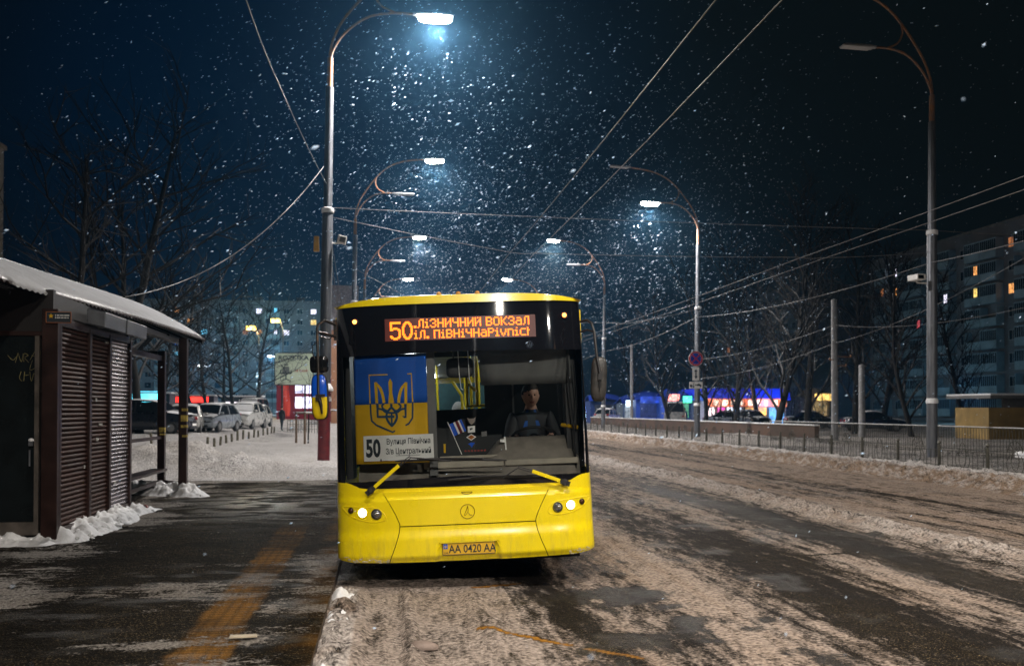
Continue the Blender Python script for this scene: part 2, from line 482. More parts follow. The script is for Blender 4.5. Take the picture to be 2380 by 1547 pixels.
def road_c(X, Y, Z):
    st = fbm(X * 3.4, Y * .22, 5, 31); big = fbm(X * .5, Y * .25, 3, 33); pat = fbm(X * 2.0, Y * 1.6, 4, 35)
    near = sst(30, 12, Y)
    cov = 0.62 + 0.95 * (st - .5) + 0.60 * (big - .5)
    cov = np.where(X > 7.6, cov + .25 + .18 * (st - .5), cov)
    wob = .45 * (fbm(Y * .3, X * 0 + 7, 2, 37) - .5)
    cov = cov - near * 0.62 * gs(X, 6.05 + wob, .42) * sst(3, 7, Y)
    cov = cov - near * 0.55 * gs(X, 4.35 + .05 * (Y - 9) + wob, .62) * sst(15.5, 11, Y)
    cov = cov + near * .25 * gs(X, 5.2 + wob, .3)
    cov = cov + near * .22 * gs(X, 2.7 + .05 * (Y - 8), .55)
    cov = cov - .75 * gs(X, 1.55 + .04 * (9 - Y) + .3 * (pat - .5), .14) * sst(12, 10, Y) * sst(.3, .55, pat + .25)
    cov = cov - .75 * sst(.58, .72, pat) * sst(1.0, 1.7, X) * sst(4.2, 3.2, X) * sst(9.8, 8.5, Y)
    cov = cov - .20 * gs(X, 3.6, .25) * near - .16 * gs(X, 10.2, .3) - .16 * gs(X, 11.6, .3) - .12 * gs(X, 8.7, .3)
    # compacted snow in front of the bus
    cov = np.where((X < 1.15) & (Y < 9.8), np.maximum(cov, .95 + .9 * (pat - .45)), cov)
    kf = (Y < 9.9)
    cov = np.where(kf & (X > -.18) & (X < .17), 1.05, cov)
    # slush under and beside the bus
    cov = np.where((X > -.5) & (X < 3.6) & (Y > 9.6) & (Y < 22), cov - .28 * sst(2.9, 2.0, X), cov)
    ridge = gs(X, 7.25, .42)
    fine = fbm(X * 15, Y * .10, 3, 43) - .5
    cov = cov + .55 * fine * sst(1.2, 1.8, X) * sst(40, 20, Y)
    for c_ in (2.45, 4.15, 8.75, 10.35):
        cov = cov - .22 * gs(X, c_ + .3 * (fbm(Y * .12, X * 0 + c_, 2, 45) - .5), .16) * sst(1.0, 1.6, X)
    def crack(poly, w):
        q = X * 0
        P_ = [gz(*p) for p in poly]
        jx, jy = X + .10 * (fbm(X * 4, Y * 4, 3, 47) - .5), Y + .14 * (fbm(X * 4, Y * 4, 3, 49) - .5)
        for (ax, ay), (bx_, by) in zip(P_, P_[1:]):
            dx, dy = bx_ - ax, by - ay; t = np.clip(((jx - ax) * dx + (jy - ay) * dy) / (dx * dx + dy * dy), 0, 1)
            q = np.maximum(q, sst(w, w * .4, np.hypot(jx - ax - t * dx, jy - ay - t * dy)))
        return q
    ck = np.maximum(crack([(1960, 1285), (1870, 1292), (1760, 1290), (1705, 1300), (1750, 1325), (1790, 1331)], .05), crack([(1560, 1236), (1800, 1229), (1920, 1232)], .04))
    ck = np.maximum(ck, crack([(1850, 1345), (1940, 1370), (2010, 1400), (2060, 1416), (2140, 1412)], .06)); ck = np.maximum(ck, crack([(2080, 1455), (2140, 1490), (2210, 1530)], .06))
    cov = cov - 1.6 * ck
    cov = cov + .75 * ridge + 1.0 * sst(12.6, 13.0, X)
    # cracks
    c1 = np.abs(X - (3.6 + .9 * sst(9.6, 9.4, Y) + 1.4 * (fbm(Y * .9, X * 0, 3, 41) - .5)))
    cov = cov - .0 * c1
    dirt = .74 + .5 * (big - .5) + .1 * (st - .5)
    dirt = np.where(X > 7.7, .82 + .3 * (st - .5), dirt)
    lump = fbm(X * 4.5, Y * 4.5, 4, 21)
    bank = sst(12.6, 12.9, X)
    dirt = dirt * (1 - bank) + bank * ((.55 + 1.1 * sst(.62, .35, fbm(X * 10, Y * 9, 3, 23))) * sst(13.80, 13.30, X + .5 * (lump - .5)))
    dirt = dirt - .25 * ridge * sst(.4, .6, lump) + .22 * fine
    dirt = np.where((X < 1.15) & (Y < 9.8), .66 + .2 * (pat - .5), dirt)
    dirt = np.where((X < -.22) & (Y < 9.2), .35 + .5 * sst(.5, .2, pat), dirt)
    dirt = dirt - .35 * sst(20, 45, Y) * sst(9, 5, X)
    # worn orange road lines
    def line(ax, ay, bx, by, w):
        dx, dy = bx - ax, by - ay; L2 = dx * dx + dy * dy
        t = np.clip(((X - ax) * dx + (Y - ay) * dy) / L2, 0, 1)
        d = np.hypot(X - ax - t * dx, Y - ay - t * dy)
        return sst(w, w * .5, d)
    pnt = 1.3 * np.maximum(line(*gz(1100, 1371), *gz(1205, 1357), .045), line(*gz(1112, 1470), *gz(1325, 1500), .04))
    pnt = np.maximum(pnt, line(*gz(1365, 1507), *gz(1495, 1532), .028) * .8) * sst(.25, .5, pat + .15)
    cov = np.where(pnt > .3, .1, cov)
    wet = np.maximum(sst(.55, .75, pat) * .45 * near, .9 * gs(X, 1.75, .35) * gs(Y, 10.3, .9))
    wet = np.maximum(wet, .25 * gs(X, 6.05 + wob, .4) * near)
    return cov, pnt, dirt, 1 - wet
G_road = ground_material('snowy_road', (0.016, 0.014, 0.013), (0.66, 0.62, 0.60), (0.300, 0.215, 0.155), .18, (1.0, .22, 1.0), .8, 1.0, .5, .24, 1.02)
xs = np.concatenate([np.arange(KERB_X, 2.0, .028), np.arange(2.0, 8.0, .05), np.arange(8.0, 12.6, .07), np.arange(12.6, 15.01, .04)])
sheet('road', xs, geo(4.6, 420, .0055, .03), road_z, road_c, G_road)
sheet('road_behind', np.arange(KERB_X, 15.1, .5), np.arange(-60, 4.7, .5)[:130], lambda X, Y: X * 0 + .01, road_c, G_road)

# ---- kerb and pavement
def pave_z(X, Y):
    return .10 + .008 * (fbm(X * 4, Y * 4, 4, 51) - .5) + .035 * sst(.55, .85, fbm(X * 3, Y * 3, 4, 53)) * sst(-3.0, -3.9, X)
def pave_c(X, Y, Z):
    st = fbm(X * .55, Y * 2.6, 4, 61); p2 = fbm(X * 1.6, Y * 1.6, 4, 63); big = fbm(X * .45, Y * .4, 3, 65)
    cov = .20 + 2.5 * (st - .54) + 1.2 * (big - .5) + .9 * (p2 - .5)
    cov = cov + .50 * sst(-3.0, -4.0, X + .5 * (p2 - .5))
    cov = cov + .5 * gs(X, -3.4, .5) * sst(16, 10, Y) + .42 * gs(X, -3.3, .6) * gs(Y, 10.6, 1.0) + .35 * gs(X, -1.75, .4) * gs(Y, 8.6, .35)
    cov = cov + .55 * sst(6.6, 5.6, Y) * sst(-1.6, -1.0, X)
    cov = cov + .25 * gs(X, -.9, .35) * gs(Y, 11.6, 1.6)
    cov = cov - .55 * gs(X, -2.2, .9) * gs(Y, 17.5, 2.6) - .35 * gs(X, -2.7, .9) * gs(Y, 8, 2.5)
    cov = cov + 1.1 * sst(21.0, 22.5, Y + 3.0 * (p2 - .5))
    cov = cov + .4 * gs(X, -3.4, .7) * gs(Y, 16.2, 1.3)
    wx = X + .10 * (fbm(X * 5, Y * 5, 3, 67) - .5)
    pnt = sst(-1.46, -1.38, wx) * sst(-1.02, -1.08, wx) * sst(5.5, 6.2, Y) * sst(14.2, 11.6, Y)
    pnt = .56 * pnt * (.25 + .75 * sst(.36, .62, p2 + .06)) * (.6 + .4 * (np.mod(Y * 12, 1) < .6)) * (.6 + .4 * (np.mod(X * 22, 1) < .6))
    cov = cov - .25 * pnt + .7 * np.exp(-((X + .95) / .5) ** 2) * sst(7.6, 6.2, Y + 2.0 * (p2 - .5)) + .5 * gs(X, -.75, .22) * sst(.45, .6, p2) * sst(11.5, 10, Y)
    # rusty stain along the kerb
    edge = sst(-.85, -.55, X) * sst(.35, .62, p2) * .35
    dirt = .55 + .6 * (big - .5)
    pw = fbm(X * 2.4, Y * 5.0, 4, 69)
    wet = np.maximum(gs(X, -2.2, 1.1) * gs(Y, 18.0, 2.6) * sst(.42, .64, pw), .35 * sst(.56, .74, pw) * sst(.42, .6, big))
    return cov, np.maximum(pnt, edge), dirt, 1 - wet
G_pave = ground_material('wet_icy_pavement', (0.0075, 0.0062, 0.0046), (0.50, 0.48, 0.46), (0.17, 0.135, 0.10), .16, (.55, 1.0, 1.0), 1.0, 1.0, .62, .43)
sheet('pavement', np.concatenate([np.arange(-14, -5, .15), np.arange(-5, -.474, .03), [-.4735]]), geo(4.6, 23.6, .0055, .03), pave_z, pave_c, G_pave)
sheet('pavement_behind', np.arange(-14, -.6, .3), np.arange(-60, 4.61, .4)[:163], lambda X, Y: X * 0 + .10, pave_c, G_pave)
kb = MB()
kb.m = 0
y = -20.0
while y < 120:
    dz = random.uniform(-.006, .006)
    kb.box((-.555 + random.uniform(-.004, .004), y + .5, .008 + dz), (.165, .988, .15))
    y += 1.0
o = kb.build('kerb', mat('worn_kerb_stone', (0.075, 0.045, 0.025), .7, vs_=7, col2=(0.018, 0.012, 0.009), bump=.3, thr=(.3, .6)), bevel=.012)
o['kind'] = 'structure'

# ---- snowy yard beyond the pavement on the kerb side
def yard_z(X, Y):
    X = np.asarray(X, float); Y = np.asarray(Y, float)
    z = .12 + .42 * sst(-5.0, -10.0, X) * sst(28, 50, Y)
    z = z + .10 * (fbm(X * .5, Y * .5, 4, 71) - .5) * sst(22.5, 26, Y) - .022 * sst(23.4, 22.5, Y)
    lump = fbm(X * 1.6, Y * 1.6, 4, 73)
    z = z + (.62 * np.exp(-(((X + 5.3) / 2.0) ** 2 + ((Y - 26.6) / 2.3) ** 2)) + .30 * np.exp(-(((X + 8.2) / 2.2) ** 2 + ((Y - 27.5) / 2.0) ** 2))) * (.45 + 1.0 * lump + .25 * (fbm(X * 5, Y * 5, 3, 77) - .5))
    z = z + .17 * gs(Y, 24.6 + .8 * (fbm(X * .6, X * 0, 2, 75) - .5), .85) * (.4 + lump) * sst(-.9, -1.5, X)
    z = z + .10 * gs(X + 1.8, 0, .9) * gs(Y, 28.6, 1.2)
    return z
def yard_c(X, Y, Z):
    p = fbm(X * .7, Y * .5, 4, 81); l2 = fbm(X * 2.2, Y * 1.8, 4, 83)
    cov = .92 + .5 * (p - .5) + .3 * (l2 - .5)
    cov = cov - .35 * gs(X + 6.2 + .02 * (Y - 50), 0, 1.3) * sst(40, 60, Y)
    dirt = .22 + .5 * (l2 - .45) + .25 * np.exp(-(((X + 5.6) / 2.2) ** 2 + ((Y - 26.6) / 2.2) ** 2))
    return cov, X * 0, dirt
G_yard = ground_material('trodden_yard_snow', (0.05, 0.05, 0.05), (0.70, 0.68, 0.68), (0.36, 0.31, 0.26), .4, (1, 1, 1), .9, .7)
sheet('yard_snow', np.concatenate([-geo(14, 120, .03, .4)[::-1], np.arange(-13.9, -.63, .09)]), geo(22.5, 420, .006, .08), yard_z, yard_c, G_yard)

# ---- verge on the far side of the road and the land out to the horizon
def verge_z(X, Y):
    return .10 + .10 * fbm(X * .7, Y * .7, 3, 91) + .28 * sst(.55, .8, fbm(X * .35, Y * .35, 3, 93)) * sst(17.5, 19.5, X) * sst(24, 19, X)
def verge_c(X, Y, Z):
    p = fbm(X * .6, Y * .6, 4, 95)
    return .62 + .6 * (p - .5), X * 0, .45 + .5 * (p - .4)  # thinner, browner snow stands for the dim light on this verge
sheet('verge_snow', np.concatenate([np.arange(14.95, 24, .2), geo(24, 150, .03, .5)]), np.concatenate([np.arange(-40, 10, 2), geo(10, 420, .012, .2)]), verge_z, verge_c, G_yard)
g = MB(); g.add([(-420, -90, -.12), (420, -90, -.12), (420, 600, -.12), (-420, 600, -.12)], [(0, 1, 2, 3)])
g.build('distant_ground', mat('night_field_snow', (0.35, 0.35, 0.37), .9, var=.2, vs_=.02))['kind'] = 'structure'
def hz(x, y): return float(yard_z(x, y))
def gt(px, py):
    z = .15
    for _ in range(30):
        x, y = gz(px, py, z); z = .5 * z + .5 * hz(x, min(y, 300))
    return Vector((x, y, z))

# ---- cleared snow along the kiosk foot, the shelter posts and the kerb: broken mounds with crusts
def mound(name, x0, x1, y0, y1, hf, lab, nx, ny, base=.1):
    xs_, ys2 = np.linspace(x0, x1, nx), np.linspace(y0, y1, ny)
    X, Y = np.meshgrid(xs_, ys2)
    l1 = fbm(X * 5.5, Y * 5.5, 4, 101); l2 = fbm(X * 16, Y * 16, 3, 103)
    rid = 1 - np.abs(2 * fbm(X * 8, Y * 8, 3, 107) - 1)
    h = hf(X, Y)
    Z = base - .03 + h * (.25 + .75 * sst(.25, .7, l1) + .55 * (rid - .5) + .35 * (l2 - .5)) + .03 * (h > .015) * sst(0, .1, h)
    jit = .9 * min((x1 - x0) / nx, (y1 - y0) / ny)
    jx = X + jit * (fbm(X * 9, Y * 9, 2, 109) - .5); jy = Y + jit * (fbm(X * 9, Y * 9, 2, 111) - .5)
    b = MB(); b.grid(np.stack([jx, jy, Z], -1))
    k = 0
    for _ in range(int(nx * ny / 60)):
        x, y = random.uniform(x0, x1), random.uniform(y0, y1)
        hh = float(hf(np.array(x), np.array(y)))
        if hh < .03 or random.random() > .55: continue
        sd = random.random() * 90; r = random.uniform(.012, .05)
        def fn(d, p):
            q = .55 + .95 * float(fbm(d[0] * 2.6 + sd, d[1] * 2.6 + d[2] * 2.2, 3, 7)); return (p[0] * q, p[1] * q, p[2] * q)
        b.ball((x, y, base + hh * random.uniform(.2, .75)), (r * random.uniform(.8, 1.5), r * random.uniform(.8, 1.5), r * random.uniform(.5, .9)), 9, 6, fn)
    o = b.build(name, M['snow'], smooth=85)
    return tag(o, lab, 'snow', kind='stuff')
def hk1(X, Y):
    w = .28 + .30 * vnoise(Y * 1.1, Y * 0 + .5, 3)
    side = np.clip(1 - (X + 4.02) / w, 0, 1) ** .8 * sst(-4.2, -4.1, X) * sst(16.75, 16.0, Y) * sst(12.2, 12.6, Y)
    wf = .26 + .2 * vnoise(X * 1.4, X * 0 + 4, 3)
    front = np.clip(1 - (12.42 - Y) / wf, 0, 1) ** .8 * sst(-3.9, -4.2, X) * (Y < 12.6)
    return .17 * np.maximum(side, .8 * front)
mound('cleared_snow_along_kiosk', -5.6, -3.3, 11.9, 16.8, hk1, 'lumpy white snow heaped along the foot of the brown kiosk', 110, 210)
def hk2(X, Y):
    c = 18.95 + (-3.9 - X) * .55
    return .22 * np.exp(-((Y - c) / .26) ** 2) * sst(-5.6, -4.8, X) * sst(-3.15, -3.75, X)
mound('snow_around_posts', -5.6, -3.1, 18.2, 20.4, hk2, 'broken snow lumps around the feet of the shelter posts', 110, 90)
def hk3(X, Y):
    return .19 * np.exp(-((X + .375 + .05 * (vnoise(Y * 2.1, Y * 0 + 8, 13) - .5)) / .095) ** 2) * (.30 + .9 * sst(.30, .6, vnoise(Y * 1.3, Y * 0 + 2, 9))) * sst(9.1, 8.6, Y)
mound('kerbside_snow', -.468, -.12, 4.7, 9.1, hk3, 'white crusts of snow pushed against the kerb before the bus', 40, 300, .02)
# ================================================================== THE BUS (local axes: x across, y back along the bus, z up)
BUS_LOC, BUS_YAW, BUS_ROLL = (0.806, 9.130, 0.009), -0.0908432, -0.0374251
WB, DB = 1.275, 0.38
def wz(z): return WB - .045 * min(max((z - .3) / 2.55, 0), 1)
def rake(z): return 0.0 if z < 1.0 else .16 * ((z - 1.0) / 1.9) ** 1.5
def ys(x, z):
    u = min(abs(x) / wz(z), 1.0)
    return DB * (1 - (1 - u ** 3) ** (1 / 3)) + rake(z)
def pl(pairs):
    xs_ = [p[0] for p in pairs]; zs_ = [p[1] for p in pairs]
    return lambda v: float(np.interp(v, xs_, zs_))
def smooth_pl(pairs, k=.03):
    f = pl(pairs)
    return lambda v: sum(f(v + d * k) for d in (-1, -.5, 0, .5, 1)) / 5
def patch(mb, xl, xr, zlo, zhi, off=0.0, nu=40, nv=10, edge=.02):
    """panel of the front skin between four curves, with its rim turned inwards"""
    P = []
    for j in range(nv + 1):
        row = []
        v = j / nv
        for i in range(nu + 1):
            u = i / nu
            z = .5 * (zlo(0) + zhi(0)); x = 0
            for _ in range(8):
                a, b = xl(z), xr(z)
                if a <= -wz(z) + 1e-6 and b >= wz(z) - 1e-6: x = wz(z) * math.sin((u - .5) * math.pi)
                elif a <= -wz(z) + 1e-6: s = math.sin((u - 1) * math.pi / 2); x = b + s * (b - a)
                elif b >= wz(z) - 1e-6: s = math.sin(u * math.pi / 2); x = a + s * (b - a)
                else: x = a + u * (b - a)
                z = zlo(x) + v * (zhi(x) - zlo(x))
            o = off(x, z) if callable(off) else off
            row.append((x, ys(x, z) - o, z))
        P.append(row)
    P = np.array(P)
    if edge:
        e_ = np.array([0, edge, 0])
        top = P[-1:] + e_; bot = P[:1] + e_
        P = np.concatenate([bot, P, top], 0)
        L = P[:, :1] + e_; Rr = P[:, -1:] + e_
        P = np.concatenate([L, P, Rr], 1)
    mb.grid(P)
def onskin(x, z, off=0.0): return Vector((x, ys(x, z) - off, z))
def skin_frame(x, z):
    h = .004
    du = (onskin(x + h, z) - onskin(x - h, z)).normalized()
    dv = (onskin(x, z + h) - onskin(x, z - h)).normalized()
    nn = du.cross(dv).normalized()          # points towards -y (out of the bus)
    if nn.y > 0: nn = -nn
    return Matrix((du, dv, nn)).transposed()
full_l, full_r = (lambda z: -wz(z)), (lambda z: wz(z))
bus = thing('city_bus', 'yellow low-floor city bus on route 50 stopped at the kerb with headlights on', 'bus', BUS_LOC, BUS_YAW, None, BUS_ROLL)

# --- front skin
body = MB()
seamL = smooth_pl([(.29, -.745), (.338, -.728), (.45, -.682), (.56, -.645), (.652, -.629), (.75, -.668), (.85, -.72), (.968, -.788), (1.1, -.83)], .02)
seamR = lambda z: -seamL(z) + .045
hood_top = smooth_pl([(-1.3, 1.075), (-1.12, 1.072), (-1.02, 1.046), (-.9, 1.036), (0, 1.034), (.9, 1.030), (1.03, 1.04), (1.12, 1.068), (1.3, 1.07)], .03)
dipL = smooth_pl([(-1.3, 1.073), (-1.12, 1.066), (-1.04, 1.030), (-.94, .978), (-.80, .968), (-.7, .966)], .035)
dipR = lambda x: dipL(-x + .03)
bottom = smooth_pl([(-1.3, .345), (-1.22, .315), (-1.1, .298), (0, .289), (1.1, .298), (1.22, .315), (1.3, .345)], .03)
def crease(x, z): return .014 * float(sst(.915, .900, z)) + .02 * float(sst(.62, .5, z)) - .03 * float(sst(.36, .29, z))
body.m = 0
patch(body, lambda z: -wz(z) * .998, lambda z: wz(z) * .998, lambda x: .93, hood_top, .0, 60, 6)
patch(body, full_l, lambda z: seamL(z) - .004, bottom, dipL, lambda x, z: .014 + crease(x, z), 30, 34, .03)
patch(body, lambda z: seamR(z) + .004, full_r, bottom, dipR, lambda x, z: .014 + crease(x, z), 30, 34, .03)
patch(body, lambda z: seamL(z) + .004, lambda z: seamR(z) - .004, lambda x: .644, lambda x: .972, lambda x, z: .012 + crease(x, z), 40, 26, .03)
bumper_top = lambda x: .634
patch(body, lambda z: seamL(z) + .004, lambda z: seamR(z) - .004, bottom, bumper_top, lambda x, z: .013 + crease(x, z) - .030 * float(sst(.30, .25, abs(x - .02) - .15 * (.465 - z))) * float(sst(.475, .462, z)), 90, 30, .03)
# sides, rear and roof shell
L_ = 11.6
for s in (-1, 1):
    X0 = s * 1.272
    body.b2((X0 - s * .05, .40, .32), (X0, L_, 1.12))
    body.b2((s * 1.20, .52, 2.36), (s * 1.25, L_, 2.72))
body.b2((-1.2, L_ - .04, .32), (1.2, L_, 1.3)); body.b2((-1.2, L_ - .04, 2.3), (1.2, L_, 2.72))
P = []
for j, yv in enumerate([.19, .30, .55, 1.2, 3, 6, 9, L_]):
    row = []
    for i in range(25):
        a = (i / 24 - .5) * math.pi
        x = 1.235 * math.sin(a)
        front = ys(min(max(x, -1.22), 1.22), 2.8) - rake(2.8) if j == 0 else 0
        y0 = rake(2.86) + front + .01 if j == 0 else max(yv, rake(2.86) + .06)
        zt = 2.872 - .075 * abs(x / 1.235) ** 4 + (.05 if j > 1 else (.022 if j == 1 else 0)) * (1 - abs(x / 1.235) ** 4)
        row.append((x, y0 if j else ys(x * .995, 2.84) + .004, zt))
    P.append(row)
body.grid(P)
captop = lambda x: 2.872 - .075 * abs(min(max(x / 1.235, -1), 1)) ** 4
patch(body, full_l, full_r, lambda x: 2.792 - .004 * abs(x / 1.2) ** 3, captop, .022, 60, 5, .03)
body.m = 1
for i in range(70):                       # chipped paint along the lower edge
    x = random.choice([random.uniform(-1.2, -.74), random.uniform(-1.2, -.74), random.uniform(1.0, 1.22)])
    z = bottom(x) + abs(random.gauss(.012, .02)) + (.05 * max(0, -x - 1.1))
    r = random.uniform(.003, .012)
    body.box(onskin(x, z, .0165 + crease(x, z)), (r * 2.4, r, .003), skin_frame(x, z))
body.m = 0
ym = M['yellow']; n, l = ym.node_tree.nodes, ym.node_tree.links
pb_ = n['Principled BSDF']; src = pb_.inputs['Base Color'].links[0].from_socket
t = n.new('ShaderNodeTexCoord'); sp = n.new('ShaderNodeSeparateXYZ'); l.new(t.outputs['Object'], sp.inputs[0])
low = n.new('ShaderNodeMapRange'); low.inputs[1].default_value = .75; low.inputs[2].default_value = .30; low.inputs[3].default_value = .05; low.inputs[4].default_value = .62; l.new(sp.outputs['Z'], low.inputs[0])
mp = n.new('ShaderNodeMapping'); mp.inputs['Scale'].default_value = (9, 9, 1.6); l.new(t.outputs['Object'], mp.inputs[0])
nz = n.new('ShaderNodeTexNoise'); nz.inputs['Scale'].default_value = 2.2; nz.inputs['Detail'].default_value = 8; nz.inputs['Roughness'].default_value = .65; l.new(mp.outputs[0], nz.inputs['Vector'])
nr = n.new('ShaderNodeMapRange'); nr.inputs[1].default_value = .48; nr.inputs[2].default_value = .78; l.new(nz.outputs['Fac'], nr.inputs[0])
mm = n.new('ShaderNodeMath'); mm.operation = 'MULTIPLY'; l.new(low.outputs[0], mm.inputs[0]); l.new(nr.outputs[0], mm.inputs[1])
mx = n.new('ShaderNodeMix'); mx.data_type = 'RGBA'; l.new(mm.outputs[0], mx.inputs[0]); l.new(src, mx.inputs[6]); mx.inputs[7].default_value = (.30, .22, .07, 1); l.new(mx.outputs[2], pb_.inputs['Base Color'])
o = body.build('body', [M['yellow'], mat('chipped_primer', (.60, .52, .36), .8)], bus, smooth=32)
ff = MB()
patch(ff, lambda z: -wz(z) * .99, lambda z: wz(z) * .99, lambda x: .31, lambda x: .99, -.03, 50, 10, 0)
ff.b2((-1.18, .45, .30), (1.18, L_ - .1, .36))
ff.b2((-1.12, .25, .24), (1.12, .9, .31))
ff.build('underbody', M['rubber'], bus)

# --- black mask above the windscreen, pillars, lower black band, windscreen
mk = MB()
patch(mk, full_l, full_r, lambda x: 2.312 - .012 * abs(x), lambda x: 2.791, .006, 60, 8, .02)
patch(mk, full_l, lambda z: -1.155, lambda x: 1.045, lambda x: 2.31, .004, 10, 12, .03)
patch(mk, lambda z: 1.215, full_r, lambda x: 1.045, lambda x: 2.31, .004, 10, 12, .03)
patch(mk, lambda z: -1.16, lambda z: 1.22, lambda x: hood_top(x) - .03, lambda x: 1.105 - .03 * abs(x), .003, 50, 3, .02)
mk.build('black_mask', M['mask'], bus, smooth=40)
wg = MB()
patch(wg, lambda z: -1.157, lambda z: 1.217, lambda x: 1.10, lambda x: 2.315, .002, 48, 20, 0)
wg.build('windscreen', M['wglass'], bus, smooth=60)
for s in (-1, 1):
    sgl = MB()
    ys_list = [.69, 2.14, 3.54, 5.04, 6.54, 8.04, 9.54]
    for a, b in zip(ys_list, [2.05, 3.45, 4.95, 6.45, 7.95, 9.45, 10.95]):
        sgl.b2((s * 1.228, a, 1.12), (s * 1.236, b, 2.36))
    sgl.build('side_window', M['sglass'], bus)
rg = MB(); rg.b2((-1.15, L_ - .03, 1.3), (1.15, L_ - .02, 2.3)); rg.build('rear_window', M['sglass'], bus)

for s in (-1, 1):
    for yv in (.55, 2.05, 3.45, 4.95, 6.45, 7.95, 9.45, 10.95):
        pb = MB(); pb.b2((s * 1.18, yv - (.12 if yv < .6 else 0), 1.12), (s * (1.226 if yv < .6 else 1.236), yv + (.09 if yv > .6 else .14), 2.36)); pb.build('side_pillar', M['plastic'], bus)

# --- destination display : amber LED matrix
panel = MB()
patch(panel, lambda z: -.722, lambda z: .757, lambda x: 2.432, lambda x: 2.652, .009, 30, 4, .004)
disp = panel.build('destination_display', glow('display_glass', (.35, .025, .004), .16, base=(.03, .012, .012)), bus, smooth=60)
G5 = {
 'л': ['00111','01001','01001','01001','01001','01001','10001'], 'і': ['010','000','110','010','010','010','111'],
 'з': ['01110','10001','00001','00110','00001','10001','01110'], 'н': ['10001','10001','10001','11111','10001','10001','10001'],
 'и': ['10001','10001','10011','10101','11001','10001','10001'], 'ч': ['10001','10001','10001','01111','00001','00001','00001'],
 'й': ['10101','10001','10011','10101','11001','10001','10001'], 'в': ['11110','10001','10001','11110','10001','10001','11110'],
 'о': ['01110','10001','10001','10001','10001','10001','01110'], 'к': ['10001','10010','10100','11000','10100','10010','10001'],
 'а': ['00000','01110','00001','01111','10001','10001','01111'], 'П': ['11111','10001','10001','10001','10001','10001','10001'],
 'P': ['11110','10001','10001','11110','10000','10000','10000'], 'i': ['010','000','110','010','010','010','111'],
 'v': ['00000','10001','10001','10001','01010','01010','00100'], 'n': ['00000','11110','10001','10001','10001','10001','10001'],
 'c': ['00000','01111','10000','10000','10000','10000','01111'], 'h': ['10','10','11','10','10','10','10'],
 '.': ['00','00','00','00','00','11','11'], ' ': ['00'] * 7}
B5 = ['1111111111','1111111111','1100000000','1100000000','1100000000','1101111000','1111111110','1110000111','0000000011','0000000011','0000000011','0000000011','1100000011','1110000111','0111111110','0001111000']
B0 = ['0001111000','0011111100','0111001110','0110000110','1110000111','1100000011','1100000011','1100000011','1100000011','1100000011','1100000011','1110000111','0110000110','0111001110','0011111100','0001111000']
led = MB()
def dot_at(x, z, rx, rz_): 
    c = onskin(x, z, .0115)
    led.box(c, (rx, .003, rz_))
def led_text(txt, x0, x1, z0, z1):
    W_ = sum(len(G5[c][0]) + 1 for c in txt) - 1
    px_, pz = (x1 - x0) / W_, (z1 - z0) / 7
    cx = 0
    for c in txt:
        g = G5[c]
        for r_, row in enumerate(g):
            for k, b in enumerate(row):
                if b == '1': dot_at(x0 + (cx + k + .5) * px_, z1 - (r_ + .5) * pz, px_ * 1.04, pz * .78)
        cx += len(g[0]) + 1
for gi, g in enumerate((B5, B0)):
    for r_, row in enumerate(g):
        for k, b in enumerate(row):
            if b == '1': dot_at(-.672 + gi * .118 + (k + .5) * .0105, 2.622 - (r_ + .5) * .0112, .0103, .0085)
led_text('.лізничний вокзал', -.437, .695, 2.552, 2.640)
led_text('іл. ПівнічнаPivnich', -.437, .695, 2.446, 2.530)
led.build('display_lettering', glow('amber_led', (1.0, .17, .006), 4.2), disp)

# --- marker lamps, roof lamps
for x in (-1.019, 1.05):
    l_ = MB(); fr = skin_frame(x, 2.64)
    l_.lathe([(.036, 0), (.036, .012), (.028, .02)], 14, onskin(x, 2.64, .004), fr); o = l_.build('marker_lamp', M['plastic'], bus, smooth=40)
    b_ = MB(); b_.lathe([(.022, .0), (.020, .012), (.010, .018)], 12, onskin(x, 2.64, .022), fr); b_.build('bulb', glow('orange_marker', (1.0, .18, .03), 14, False), o, smooth=60)
for x in (-.185, .007, .195):
    l_ = MB(); l_.lathe([(.030, 0), (.030, .012), (.026, .014)], 12, (x, .22, 2.868)); o = l_.build('roof_lamp', M['plastic'], bus, smooth=40)
    b_ = MB(); b_.ball((x, .22, 2.888), (.026, .026, .027), 12, 8); b_.build('amber_lens', mat('amber_lens', (.55, .28, .06), .25, var=.1), o, smooth=60)

